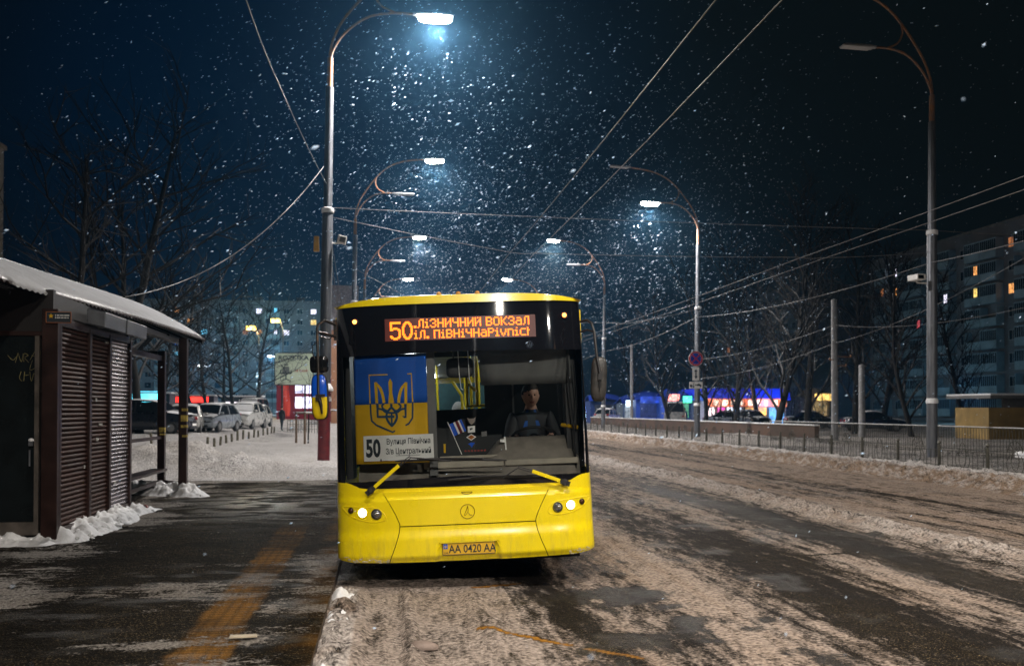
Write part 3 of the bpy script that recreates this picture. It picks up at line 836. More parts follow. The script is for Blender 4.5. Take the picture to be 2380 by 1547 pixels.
# --- headlamp clusters
M['lampglass'] = mat('lamp_lens', (.45, .45, .47), .08, .7, var=.4, vs_=30)
M['smoked'] = mat('smoked_indicator_lens', (.10, .035, .015), .15, var=.3, vs_=25)
for s, lamps in ((-1, [(-1.106, .803, .026, 0), (-.990, .781, .043, 1), (-.854, .765, .046, 2)]), (1, [(.897, .759, .044, 2), (1.027, .774, .043, 1), (1.143, .797, .026, 0)])):
    rim = MB()
    ol = [(-1.187, .842), (-1.05, .838), (-.92, .828), (-.84, .812), (-.785, .772), (-.765, .722), (-.80, .698), (-.90, .690), (-1.0, .706), (-1.10, .742), (-1.165, .795)]
    if s > 0: ol = [(-x + .038, z) for x, z in ol]
    pts = []
    n_ = len(ol)
    for i in range(n_):                      # smooth closed outline
        p0, p1, p2, p3 = ol[i - 1], ol[i], ol[(i + 1) % n_], ol[(i + 2) % n_]
        for t in (0, .25, .5, .75):
            q = [.5 * (2 * p1[k] + (p2[k] - p0[k]) * t + (2 * p0[k] - 5 * p1[k] + 4 * p2[k] - p3[k]) * t * t + (3 * p1[k] - p0[k] - 3 * p2[k] + p3[k]) * t ** 3) for k in (0, 1)]
            pts.append(onskin(q[0], q[1], .0245 + .004))
    pts.append(pts[0])
    rim.tube(pts, .0045, 6, caps=False)
    pod = rim.build('headlamp_surround', M['yellowdirty'], bus, smooth=60)
    for x, z, r_, k in lamps:
        fr = skin_frame(x * .96, z)
        c = onskin(x, z, .026)
        bz = MB(); bz.lathe([(r_ * 1.12, -.005), (r_ * 1.16, .006), (r_ * 1.02, .012), (r_ * .96, .002)], 24, c, fr)
        name = ('indicator', 'headlight', 'headlight')[k]
        o = bz.build(name, M['yellow'] if k == 1 else M['plastic'], bus, smooth=40)
        ln = MB(); ln.lathe([(r_ * .95, .0), (r_ * .8, .012), (r_ * .4, .018)], 20, c, fr)
        ln.build('lens', (M['smoked'], glow('lit_headlight', (1.0, .93, .78), 16, True), M['lampglass'])[k], o, smooth=60)
        if k == 2:
            q = MB(); q.ball(c + fr @ Vector((.006, .008, .012)), r_ * .42, 10, 8); q.build('reflector', M['chrome'], o, smooth=60)

# --- seams are gaps; emblem ring, bonnet badge, number plate
em = MB(); fr = skin_frame(.022, .76); c0 = onskin(.022, .76, .026)
em.tube([c0 + fr @ Vector((.068 * math.cos(a), .068 * math.sin(a), .002)) for a in np.linspace(0, 2 * math.pi, 33)], .0035, 6, caps=False)
strokes = [[(.004, .054), (-.008, .020), (-.034, -.034), (-.020, -.036), (.002, -.006), (.022, -.034), (.044, -.036)], [(.004, .054), (.006, .020), (.004, -.004)]]
for st in strokes: em.tube([c0 + fr @ Vector((x, y, .002)) for x, y in st], .0035, 6)
em.build('emblem', mat('emblem_relief', (.34, .20, .004), .35, .3, var=.1), bus, smooth=60)
bd = MB(); fr = skin_frame(.022, .941); c0 = onskin(.022, .941, .012)
bd.tube([c0 + fr @ Vector((.052 * math.cos(a), .020 * math.sin(a) + .006, 0)) for a in np.linspace(math.pi, 2 * math.pi, 13)], .004, 6)
bd.tube([c0 + fr @ Vector((-.052, .006, 0)), c0 + fr @ Vector((.052, .006, 0))], .003, 6)
bd.build('bonnet_badge', mat('badge', (.16, .09, .01), .4, .3), bus)
pr = MB(); fr = skin_frame(.022, .408); c0 = onskin(.022, .408, .030)
pr.box(c0, (.508, .116, .008), fr)
plate = pr.build('number_plate', mat('yellow_plate', (.72, .42, .02), .4, var=.08), bus, bevel=.004)
t_ = MB()
bw = .252
for a, b in (((-bw, -.055), (bw, -.055)), ((bw, -.055), (bw, .055)), ((bw, .055), (-bw, .055)), ((-bw, .055), (-bw, -.055))):
    t_.tube([c0 + fr @ Vector((a[0], a[1], .005)), c0 + fr @ Vector((b[0], b[1], .005))], .003, 5)
def lettering(mb, body_, size, pos, frame, bold=0, align='LEFT', sx=1.0):
    V, F = text_mesh(body_, size, bold, align, sx)
    mb.add([pos + frame @ Vector((x, y, 0)) for x, y in V], F)
lettering(t_, 'AA 0420 AA', .108, c0 + fr @ Vector((-.192, -.037, .0065)), fr, .0012, sx=.80)
lettering(t_, 'UA', .030, c0 + fr @ Vector((-.241, -.045, .0065)), fr, sx=1.0)
t_.build('plate_lettering', M['ink'], plate)
bb = MB(); bb.box(c0 + fr @ Vector((-.224, .026, .005)), (.040, .046, .003), fr); bb.build('plate_band', M['blueflag'], plate)
bb = MB(); bb.tube([c0 + fr @ Vector((x, y, .008)) for x, y in [(-.232, .034), (-.232, .016), (-.216, .016), (-.216, .034)]], .0022, 5); bb.tube([c0 + fr @ Vector((-.224, .036, .008)), c0 + fr @ Vector((-.224, .012, .008))], .0022, 5); bb.build('plate_emblem', M['yelflag'], plate)
# plate recess shadow lip
lp = MB()
for seg in ([(-.245, .468), (.292, .470)], [(-.245, .468), (-.30, .352)], [(.292, .470), (.348, .352)]):
    lp.tube([onskin(x, z, .040) for x, z in [seg[0], ((seg[0][0] + seg[1][0]) / 2, (seg[0][1] + seg[1][1]) / 2), seg[1]]], .005, 6)
lp.build('plate_recess_lip', M['yellowdirty'], bus, smooth=60)

# --- wipers
def wiper(piv, yend, bend, blade_a, blade_b):
    arm = MB()
    A, B_ = onskin(*piv, .06), onskin(*yend, .075)
    d = (B_ - A).normalized()
    side = d.cross(Vector((0, 1, 0))).normalized()
    up = side.cross(d)
    fr = Matrix((d, side, up)).transposed()
    arm.box((A + B_) / 2 + d * .02, ((B_ - A).length - .04, .034, .016), fr)
    w = arm.build('wiper_arm', M['yellow'], bus, bevel=.003)
    k = MB()
    k.lathe([(.030, -.01), (.034, .03), (.018, .05)], 12, A - d * .01 + Vector((0, .03, 0)), Matrix.Rotation(R(90), 3, 'X'))
    k.box(A - d * .012, (.10, .050, .030), fr, .7)
    k.build('wiper_pivot', M['plastic'], w, smooth=40)
    rods = MB()
    E = onskin(*bend, .055)
    for s in (-1, 1): rods.tube([B_ + side * .009 * s, E + side * .009 * s + d * .01], .005, 6)
    mid = onskin((blade_a[0] + blade_b[0]) / 2, (blade_a[1] + blade_b[1]) / 2, .045)
    rods.tube([E, onskin(bend[0] + .5 * (mid.x - bend[0]), bend[1] + .45 * (mid.z - bend[1]), .055), mid], .006, 6)
    rods.build('wiper_rod', M['plastic'], w)
    bl = MB()
    n_ = 14
    pa = [onskin(blade_a[0] + (blade_b[0] - blade_a[0]) * i / n_, blade_a[1] + (blade_b[1] - blade_a[1]) * i / n_ + .012 * math.sin(math.pi * i / n_), .022) for i in range(n_ + 1)]
    bl.tube(pa, [.006] + [.012] * (n_ - 1) + [.006], 6)
    bl.tube([p + Vector((0, -.018, .014)) for p in pa[3:12]], .007, 6)
    bl.build('wiper_blade', M['rubber'], w)
wiper((-.893, 1.003), (-.62, 1.228), (-.513, 1.300), (-.66, 1.268), (.415, 1.236))
wiper((.965, 1.002), (.658, 1.124), (.53, 1.163), (-.153, 1.070), (.894, 1.058))

# --- mirrors
def rbox(mb, c, d, rot=None, p=5.0, nu=28, nv=16, zcut=None):
    def fn(q, r_):
        n = (abs(q[0]) ** p + abs(q[1]) ** p + abs(q[2]) ** p) ** (-1 / p)
        v = Vector((q[0] * n * d[0] / 2, q[1] * n * d[1] / 2, q[2] * n * d[2] / 2))
        if zcut: v.z = zcut(v.z)
        return tuple(rot @ v) if rot is not None else tuple(v)
    mb.ball(c, 1.0, nu, nv, fn)
arm = MB()
arm.tube([(-1.20, .10, 2.612), (-1.285, .0, 2.645), (-1.335, -.08, 2.60), (-1.342, -.10, 2.56), (-1.342, -.12, 2.2), (-1.345, -.14, 1.96), (-1.338, -.15, 1.90)], .0135, 8)
arm.tube([(-1.20, .10, 2.496), (-1.29, .0, 2.520), (-1.345, -.10, 2.53)], .013, 8)
arm.tube([(-1.338, -.15, 1.90), (-1.322, -.155, 1.83), (-1.315, -.152, 1.75)], [.020, .016, .008], 8)
arm.box((-1.20, .13, 2.56), (.035, .05, .2))
arm.box((-1.345, -.15, 1.905), (.05, .035, .06)); arm.box((-1.312, -.15, 1.925), (.06, .02, .022))
arm.tube([(-1.20, .1, 2.53), (-1.25, .06, 2.47), (-1.33, -.05, 2.49)], .006, 6)
arm.tube([(-1.33, -.1, 2.45), (-1.39, -.1, 2.40), (-1.395, -.1, 2.33), (-1.37, -.1, 2.27)], .005, 6)
arm.build('mirror_arm', mat('worn_black_bracket', (.02, .018, .016), .4, .4, vs_=12, col2=(.12, .06, .025), thr=(.25, .45)), bus, smooth=50)
mr_ = MB(); rbox(mr_, (-1.341, -.06, 2.222), (.172, .09, .162)); mr_.build('upper_mirror', M['black'], bus, smooth=60)
m2 = MB(); rbox(m2, (-1.341, -.075, 1.911), (.160, .10, .436), p=4.0); big = m2.build('main_mirror', M['rubber'], bus, smooth=60)
M['glossblue'] = mat('blue_vinyl', (.004, .09, .62), .25, var=.06, coat=.6)
M['glossyel'] = mat('yellow_vinyl', (.80, .58, .005), .3, var=.05, coat=.5)
b1 = MB(); rbox(b1, (-1.341, -.083, 1.911), (.149, .10, .424), p=4.0, zcut=lambda z: max(z, .0)); b1.build('blue_shell', M['glossblue'], big, smooth=60)
b1 = MB(); rbox(b1, (-1.341, -.083, 1.911), (.149, .10, .424), p=4.0, zcut=lambda z: min(z, -.001)); b1.build('yellow_shell', M['glossyel'], big, smooth=60)
arm = MB()
arm.tube([(1.20, .10, 2.56), (1.25, .0, 2.565), (1.285, -.07, 2.53), (1.302, -.11, 2.44), (1.315, -.14, 2.2), (1.335, -.16, 2.03), (1.335, -.16, 1.98)], .0135, 8)
arm.tube([(1.20, .10, 2.46), (1.245, .0, 2.47), (1.302, -.11, 2.44)], .010, 6)
arm.box((1.335, -.165, 2.005), (.04, .03, .06)); arm.tube([(1.335, -.165, 1.99), (1.33, -.165, 1.93), (1.325, -.155, 1.87)], [.010, .008, .006], 6)
arm.build('mirror_arm', M['plastic'], bus, smooth=50)
m2 = MB(); rbox(m2, (1.333, -.08, 1.985), (.150, .11, .43), p=4.0, rot=Matrix.Rotation(R(4), 3, 'Y')); m2.build('main_mirror', mat('scuffed_mirror_shell', (.05, .045, .04), .4, vs_=14, col2=(.02, .02, .02)), bus, smooth=60)

# --- wheels
for s in (-1, 1):
    for yv in (2.75, 8.8):
        w = MB(); w.lathe([(.30, -.15), (.46, -.15), (.48, -.12), (.48, .12), (.46, .15), (.30, .15)], 28, (s * 1.05, yv, .48), Matrix.Rotation(R(90), 3, 'Y'))
        o = w.build('wheel', M['rubber'], bus, smooth=40)
        w = MB(); w.lathe([(.29, -.12), (.29, .12), (.12, .13), (.10, .17)], 20, (s * 1.07, yv, .48), Matrix.Rotation(R(90 * s), 3, 'Y')); w.build('rim', M['grey'], o, smooth=40)

# --- inside
inn = MB()
inn.b2((-1.2, .6, .36), (1.2, L_ - .1, .40)); inn.build('floor', M['plastic'], bus)
cl = MB(); cl.b2((-1.2, .5, 2.44), (1.2, L_ - .1, 2.47)); cl.build('ceiling', mat('pale_ceiling', (.42, .43, .42), .7), bus)
for x in (-.62, .62):
    st = MB(); st.b2((x - .05, 2.3, 2.415), (x + .05, 10.5, 2.437)); st.build('ceiling_light', glow('cabin_tube', (.86, .95, 1.0), 10.0, True), bus)
dk = M['plastic']
pt = MB()
pt.b2((.255, 1.90, .40), (1.19, 1.94, 2.44)); pt.b2((-.36, 1.90, .40), (.255, 1.94, 1.745)); pt.b2((-.36, 1.90, 2.36), (.255, 1.94, 2.44))
pt.b2((-.95, 1.2, .40), (-.36, 1.24, 1.72))
pt.build('cab_partition', mat('cab_partition', (.012, .014, .016), .5), bus)
pv = MB()
for s in (-1, 1): pv.b2((s * 1.09 - .03, .48, 1.08), (s * 1.185, .78, 2.44))
pv.build('corner_lining', M['plastic'], bus)
pv = MB()
pv.b2((-.335, .22, 1.10), (-.255, .28, 2.44)); pv.b2((.565, 1.62, 1.2), (.585, 1.64, 2.05)); pv.build('inner_post', M['grey'], bus)
rails = MB()
for x, y in ((.10, 2.6), (.20, 3.2), (.02, 4.4), (-.42, 5.6), (.42, 5.6)):
    rails.tube([(x, y, .4), (x, y, 2.44)], .018, 8)
rails.tube([(.05, 2.2, 2.44), (.05, 2.2, 1.78), (.28, 2.2, 1.78)], .02, 8); rails.tube([(.17, 2.2, 2.44), (.17, 2.2, 1.78)], .02, 8)
rails.tube([(.05, 2.2, 2.06), (.17, 2.2, 1.95)], .018, 8)
rails.tube([(-.13, 3.0, 2.10), (-.02, 3.0, 1.92), (-.01, 3.0, 1.2)], .018, 8)
rails.tube([(-.13, 3.0, 2.10), (-.14, 6.0, 2.12)], .016, 8)
rails.build('handrail', mat('yellow_rail', (.88, .66, .01), .35, var=.05), bus, smooth=60)
for x in (-.85, .85):
    for yv in (4.2, 5.1, 6.0, 6.9):
        s_ = MB(); s_.b2((x - .22, yv, .85), (x + .22, yv + .42, .93)); s_.box((x, yv + .42, 1.22), (.44, .07, .62), Matrix.Rotation(R(-8), 3, 'X')); s_.b2((x - .03, yv + .15, .4), (x + .03, yv + .22, .85))
        s_.build('passenger_seat', mat('teal_seat', (.02, .10, .12), .7), bus, bevel=.02)
dw = MB(); dw.b2((-.62, 7.2, .5), (.6, 7.24, 2.2)); dw.build('gangway_panel', mat('teal_panel', (.03, .10, .11), .35), bus)
ds = MB()
P = []
for j in range(9):
    yv = .30 + j * .07; row = []
    for i in range(41):
        x = -1.05 + i * (2.22 / 40)
        hump = .22 * float(sst(.16, .42, x)) * float(sst(1.20, 1.10, x)) * float(sst(.30, .60, yv)) * float(sst(.90, .82, yv) * .4 + .6)
        z = 1.155 + .06 * float(sst(.30, .40, yv)) + hump + (.05 if x < -.3 else 0) * 0
        row.append((x, yv + .04 * abs(x) ** 2, z if j else 1.06))
    P.append(row)
ds.grid(P)
ds.build('dashboard', M['dash'], bus, smooth=50)
tr = MB(); tr.b2((-.40, .315, 1.160), (.40, .36, 1.226)); tr.b2((.41, .315, 1.162), (1.15, .38, 1.222)); tr.build('dashboard_trim', M['dash2'], bus, bevel=.012)
tr = MB(); tr.b2((-.24, .42, 1.245), (.36, .46, 1.275)); tr.build('dashboard_tray', M['dash2'], bus, bevel=.008)
sw = MB()
frw = Matrix.Rotation(R(-28), 3, 'X'); cw = Vector((.745, .86, 1.42))
sw.tube([cw + frw @ Vector((.235 * math.cos(a), .235 * math.sin(a), 0)) for a in np.linspace(0, 2 * math.pi, 29)], .016, 8, caps=False)
sw.lathe([(.05, -.03), (.05, .02)], 12, cw, frw); sw.tube([cw + frw @ Vector((-.23, 0, 0)), cw, cw + frw @ Vector((.23, 0, 0))], .014, 6); sw.tube([cw, cw + Vector((0, -.12, -.3))], .03, 8)
sw.build('steering_wheel', M['rubber'], bus, smooth=60)
se = MB(); se.b2((.50, 1.25, .80), (1.02, 1.75, .92)); se.b2((.52, 1.66, .9), (1.0, 1.76, 1.62)); se.build('driver_seat', M['coat'], bus, bevel=.04)
vz = MB(); P = [[(.165 + i * .133 + .01 * j, .36 + .03 * j, 2.36 - .0945 * j - (.01 * i / 7)) for i in range(8)] for j in range(5)]
vz.grid(P); o = vz.build('sun_blind', mat('grey_blind', (.17, .17, .165), .8, var=.2, vs_=5), bus, smooth=60)
sm = o.modifiers.new('thickness', 'SOLIDIFY'); sm.thickness = .006
vm = MB(); rbox(vm, (-.008, .50, 2.167), (.275, .05, .205)); vm.tube([(-.07, .50, 2.27), (-.07, .48, 2.33), (.0, .46, 2.38)], .007, 6); vm.build('interior_mirror', M['plastic'], bus, smooth=60)
hc = MB()
hc.tube([(-.02, .40, 2.33), (-.015, .40, 2.1), (.0, .40, 1.95), (.02, .40, 1.94)], .004, 5); hc.tube([(.08, .40, 2.33), (.085, .40, 2.05), (.11, .40, 1.98)], .004, 5); hc.build('hanging_cord', M['white'], bus)
fan = MB(); fan.tube([(1.08, .35, 2.3), (1.09, .36, 1.9), (1.12, .36, 1.52), (1.13, .38, 1.1)], .009, 6); fan.tube([(1.14, .33, 2.2), (1.16, .34, 1.85), (1.14, .34, 1.5)], .006, 6); fan.build('cable_duct', M['plastic'], bus)
sl = MB(); sl.tube([(1.02, .55, 1.545), (1.16, .40, 1.52)], .02, 8); sl.build('grab_handle', M['yelflag'], bus)

# ================================================================== THINGS INSIDE THE BUS
BUS_M = Matrix.Translation(BUS_LOC) @ Matrix.Rotation(BUS_YAW, 4, 'Z') @ Matrix.Rotation(BUS_ROLL, 4, 'Y')
class IN:
    """a thing carried by the bus: built in bus axes, placed where it rests"""
    def __init__(s, name, label, cat, origin, group=None):
        s.o = Vector(origin)
        s.e = thing(name, label, cat, BUS_M @ s.o, BUS_YAW, group, BUS_ROLL)
    def part(s, mb, name, mats, parent=None, **k):
        mb.v = [(v[0] - s.o.x, v[1] - s.o.y, v[2] - s.o.z) for v in mb.v]
        return mb.build(name, mats, parent or s.e, **k)
FR = Matrix(((1, 0, 0), (0, 0, -1), (0, 1, 0)))       # sheet facing the street
def ribbon(mb, pts, w, place, depth=.002):
    """flat stroke of width w along 2-D points; place(x, z, d) -> 3-D"""
    n = len(pts); L = []; Rr = []
    for i, p in enumerate(pts):
        a = pts[max(i - 1, 0)]; b = pts[min(i + 1, n - 1)]
        dx, dz = b[0] - a[0], b[1] - a[1]; q = math.hypot(dx, dz) or 1
        ww = w[i] if isinstance(w, (list, tuple)) else w
        L.append((p[0] - dz / q * ww / 2, p[1] + dx / q * ww / 2)); Rr.append((p[0] + dz / q * ww / 2, p[1] - dx / q * ww / 2))
    P = [[place(*a, 0), place(*a, depth), place(*b, depth), place(*b, 0)] for a, b in zip(L, Rr)]
    mb.grid(np.array(P), closev=True)
def curve2(pts, n=6):
    out = []
    for i in range(len(pts) - 1):
        p0 = pts[max(i - 1, 0)]; p1 = pts[i]; p2 = pts[i + 1]; p3 = pts[min(i + 2, len(pts) - 1)]
        for k in range(n):
            t = k / n
            out.append(tuple(.5 * (2 * p1[c] + (p2[c] - p0[c]) * t + (2 * p0[c] - 5 * p1[c] + 4 * p2[c] - p3[c]) * t * t + (3 * p1[c] - p0[c] - 3 * p2[c] + p3[c]) * t ** 3) for c in (0, 1)))
    return out + [pts[-1]]
def cloth_at(x, z, d): return Vector((x, ys(x, z) + .07 + .006 * math.sin(x * 23) - d, z))
fl = IN('flag_curtain', 'blue and yellow flag with a trident shield hung behind the windscreen', 'flag', (-.69, .1, 1.24))
for nm, z0, z1, m in (('blue_band', 1.824, 2.306, M['blueflag']), ('yellow_band', 1.243, 1.824, M['yelflag'])):
    b = MB(); b.grid([[cloth_at(-1.048 + .716 * i / 30, z0 + (z1 - z0) * j / 6, 0) for i in range(31)] for j in range(7)])
    o = fl.part(b, nm, m, smooth=60); sm = o.modifiers.new('thickness', 'SOLIDIFY'); sm.thickness = .003; sm.offset = 1
def tp(cx, cyy):
    cyy = cyy + (cx - 275) * .0413
    return (-1.045 + (cx - 275) * .001193, 2.308 - (cyy - 625) * .001183)
def mirror(pts, c=577): return [(2 * c - x, y + (x - c) * 2 * .0413 * 0) for x, y in pts]
up, lo = MB(), MB()
S_up = [([(402, 1020), (399, 786), (748, 772), (752, 1006)], 11, 0)]
S_lo = [([(404, 1020), (406, 1110), (412, 1165), (450, 1200), (582, 1256), (715, 1186), (746, 1140), (750, 1080), (752, 1008)], 11, 0)]
pl_ = [(458, 1018), (455, 930), (452, 845)]; pa_ = curve2([(450, 842), (488, 895), (508, 955), (517, 1015)])
S_up += [(pl_, 24, 1), (pa_, [8 + 16 * min(1, i / 6) for i in range(len(pa_))], 1)]
S_lo += [([(462, 1022), (462, 1131), (577, 1128)], 17, 1), (curve2([(517, 1018), (500, 1040), (512, 1066), (546, 1080), (577, 1046), (577, 1024)]), 13, 1),
         (curve2([(462, 1060), (500, 1070), (530, 1092), (577, 1098)]), 13, 1), (curve2([(577, 1052), (545, 1088), (534, 1130), (548, 1170), (577, 1206)]), 15, 1), ([(577, 1100), (577, 1212)], 12, 0)]
for S_, mbx in ((S_up, up), (S_lo, lo)):
    for pts, w, mir in S_:
        for q in ([pts, mirror(pts)] if mir else [pts]):
            qq = [tp(*p) for p in q]
            kk = .00119 if S_ is S_up else .00150
            ww = [v * kk for v in w] if isinstance(w, list) else w * kk
            ribbon(mbx, qq, ww, lambda x, z, d: cloth_at(x, z, .005 + d))
cpr = [tp(*p) for p in [(573, 812), (557, 845), (561, 930), (552, 1018), (602, 1016), (588, 930), (590, 843)]]
up.prism(cpr, lambda x, z: cloth_at(x, z, .0072), lambda x, z: cloth_at(x, z, .005))
fl.part(up, 'emblem', M['yelflag']); fl.part(lo, 'emblem', M['navy'])

rb = IN('route_board', 'white route board numbered 50 propped in the windscreen corner', 'sign', (-.63, .1, 1.27))
b = MB(); yb = .075
def brd(x, z, d): return Vector((x, yb + .10 * (x + .3) ** 2 * .9 - d, z))
b.grid([[brd(-.965 + .68 * i / 14, 1.271 + .247 * j / 2, 0) for i in range(15)] for j in range(3)])
o = rb.part(b, 'board', M['white']); sm = o.modifiers.new('thickness', 'SOLIDIFY'); sm.thickness = .004; sm.offset = 1
b = MB()
def btext(s_, size, x, z, bold=0, sx=1.0):
    V, F = text_mesh(s_, size, bold, 'LEFT', sx)
    b.add([brd(x + p[0], z + p[1], .008) for p in V], F)
btext('50', .232, -.945, 1.318, .009, .62)
btext('Вулиця Північна', .076, -.742, 1.430, .0010, .72)
btext('З/в Центральний', .076, -.752, 1.335, .0010, .72)
ribbon(b, [(-.655, 1.318), (-.42, 1.318)], .004, lambda x, z, d: brd(x, z, .007 + d))
rb.part(b, 'board_lettering', M['ink'])
b = MB()
for x in (-.80, -.445): b.box((x, brd(x, 0, .004).y, 1.278), (.012, .006, .024))
rb.part(b, 'clip', M['plastic'])

mf = IN('miniature_flag', 'small tilted blue and white striped flag on a stick above the dashboard', 'flag', (-.03, .60, 1.28))
b = MB(); b.tube([(-.02, .60, 1.28), (-.155, .60, 1.62)], .004, 6); mf.part(b, 'stick', M['white'])
for k, (mname, w0, w1) in enumerate((('glossblue', 0, .05), ('white', .05, .07), ('redpaint', .07, .10), ('white', .10, .115), ('glossblue', .115, .14))):
    b = MB(); d1 = Vector((-.37, 0, .93)); d2 = Vector((.93, 0, .37))
    P = [[Vector((-.095, .60, 1.47)) + d1 * (.13 * j) + d2 * (w0 + (w1 - w0) * i) + Vector((0, .006 * math.sin((w0 + (w1 - w0) * i) * 40), 0)) for i in (0, .5, 1)] for j in (0, .5, 1)]
    b.grid(P); o = mf.part(b, 'stripe', M[mname]); sm = o.modifiers.new('thickness', 'SOLIDIFY'); sm.thickness = .002
def card(name, label, cat, poly, y, m, m2=None, inner=None):
    c = IN(name, label, cat, (sum(p[0] for p in poly) / len(poly), y, min(p[1] for p in poly)))
    b = MB(); b.prism(poly, lambda x, z: (x, y, z), lambda x, z: (x, y + .003, z)); o = c.part(b, 'panel', m)
    if inner:
        b = MB(); b.prism(inner, lambda x, z: (x, y - .002, z), lambda x, z: (x, y, z)); c.part(b, 'print', m2, o)
orange = mat('orange_felt', (.50, .16, .03), .8)
card('pennant', 'orange diamond pennant with pale border hanging over the dashboard', 'pennant', [(.03, 1.455), (.085, 1.487), (.135, 1.455), (.082, 1.420)], .58, M['white'], orange, [(.045, 1.455), (.085, 1.478), (.12, 1.455), (.082, 1.429)])
card('notice_card', 'pale square card with dark scribble above the orange pennant', 'card', [(.05, 1.50), (.125, 1.505), (.125, 1.57), (.05, 1.565)], .585, M['white'], M['ink'], [(.075, 1.525), (.105, 1.54), (.095, 1.55), (.07, 1.545)])
card('ticket_slip', 'small grey slip of paper beside the orange pennant', 'paper', [(.19, 1.455), (.245, 1.46), (.245, 1.51), (.19, 1.505)], .60, M['grey'])
card('skull_charm', 'small pale bull head charm hanging under the cab partition edge', 'charm', [(.045, 1.655), (.07, 1.60), (.09, 1.58), (.115, 1.60), (.14, 1.66), (.115, 1.645), (.07, 1.645)], .62, mat('bone', (.36, .30, .26), .7))
card('blue_sticker', 'blue winged sticker below the orange pennant', 'sticker', [(.045, 1.385), (.08, 1.40), (.12, 1.395), (.10, 1.37), (.085, 1.345), (.07, 1.37)], .59, M['glossblue'])
card('ticket_reader', 'white card reader on an upright bracket beside the steering wheel', 'device', [(.375, 1.40), (.42, 1.39), (.425, 1.30), (.44, 1.30), (.432, 1.45), (.415, 1.448), (.415, 1.425), (.375, 1.425)], .45, M['white'])
card('yellow_flask', 'thin yellow flask standing at the left end of the dashboard', 'flask', [(-.20, 1.31), (-.18, 1.31), (-.178, 1.40), (-.20, 1.40)], .46, M['yelflag'])
b = IN('red_lettering_strip', 'strip of red letters lying along the dashboard top', 'sign', (.1, .50, 1.30))
k = MB()
for i in range(7): k.box((.02 + i * .033, .50, 1.318), (.022, .006, .016), Matrix.Rotation(R(20 - 6 * i), 3, 'Y'))
b.part(k, 'letters', mat('red_print', (.35, .04, .03), .6))

# ================================================================== PEOPLE
def skin_surface(chains, sub=2):
    """one continuous surface grown round connected joints. chains: list of [(pos, radius), ...]; shared positions join"""
    bm = bmesh.new(); lay = bm.verts.layers.skin.verify()
    key = {}
    def vert(p, r):
        k_ = tuple(round(c, 4) for c in p)
        if k_ not in key:
            v = bm.verts.new(p); key[k_] = v
            v[lay].radius = (r, r) if not isinstance(r, tuple) else r
            v[lay].use_root = len(key) == 1
        return key[k_]
    for ch in chains:
        vv = [vert(p, r) for p, r in ch]
        for a, b in zip(vv, vv[1:]):
            if a is not b and bm.edges.get((a, b)) is None: bm.edges.new((a, b))
    me = bpy.data.meshes.new('figure'); bm.to_mesh(me); bm.free()
    o = bpy.data.objects.new('figure', me); COL.objects.link(o)
    o.modifiers.new('skin', 'SKIN')
    sb = o.modifiers.new('sub', 'SUBSURF'); sb.levels = sub; sb.render_levels = sub
    dg = bpy.context.evaluated_depsgraph_get()
    ev = bpy.data.meshes.new_from_object(o.evaluated_get(dg))
    V = [tuple(v.co) for v in ev.vertices]; F = [tuple(p.vertices) for p in ev.polygons]
    bpy.data.objects.remove(o); bpy.data.meshes.remove(me); bpy.data.meshes.remove(ev)
    return V, F
def head_verts(mb, c, rot, k=1.0):
    """a head with brow, eye sockets, nose, lips, chin and ears; face towards -y"""
    def fn(d, p):
        x, y, z = d
        px, py, pz = x * .082, y * .096, z * .118
        if z < 0:
            t = min(1, -z); px *= 1 - .20 * t * t; py *= (1 - .10 * t) if y < 0 else (1 - .38 * t)
        f = max(0, -y)
        g = lambda a, b, w, h: math.exp(-((x - a) / w) ** 2 - ((z - b) / h) ** 2) * f
        py -= .026 * g(0, -.16, .13, .16) + .012 * g(0, .02, .10, .22)            # nose
        py += .014 * (g(.33, .07, .17, .10) + g(-.33, .07, .17, .10))             # eye sockets
        py -= .007 * (g(.33, .25, .24, .09) + g(-.33, .25, .24, .09))             # brow
        py -= .008 * g(0, -.47, .26, .06) + .006 * g(0, -.58, .22, .06)           # lips
        py -= .012 * g(0, -.82, .25, .16)                                         # chin
        e_ = math.exp(-((y - .02) / .16) ** 2 - ((z - .0) / .22) ** 2) * max(0, abs(x) - .8) / .2
        px += math.copysign(.009 * max(0, e_), x)                                 # ears
        return tuple(rot @ Vector((px * k, py * k, pz * k)))
    mb.ball(c, 1, 36, 28, fn)
def hair_verts(mb, c, rot, k=1.0, fringe=.25, back=-.5):
    def fn(d, p):
        x, y, z = d
        lim = fringe + .18 * x + .12 * float(fbm(x * 9 + 2, y * 9, 2, 15)) - .06 if y < -.35 else (.05 if y < -.05 else back)
        s_ = 1.06 + .08 * float(fbm(x * 6 + 3, y * 6 + z * 5, 3, 9))
        if z < lim: s_ = .80
        if z > .3 and y < 0: s_ += .02 * (z - .3)
        return tuple(rot @ Vector((x * .085 * s_ * k, (y * .098 + .004) * s_ * k, z * .119 * s_ * k)))
    mb.ball(c, 1, 36, 28, fn)
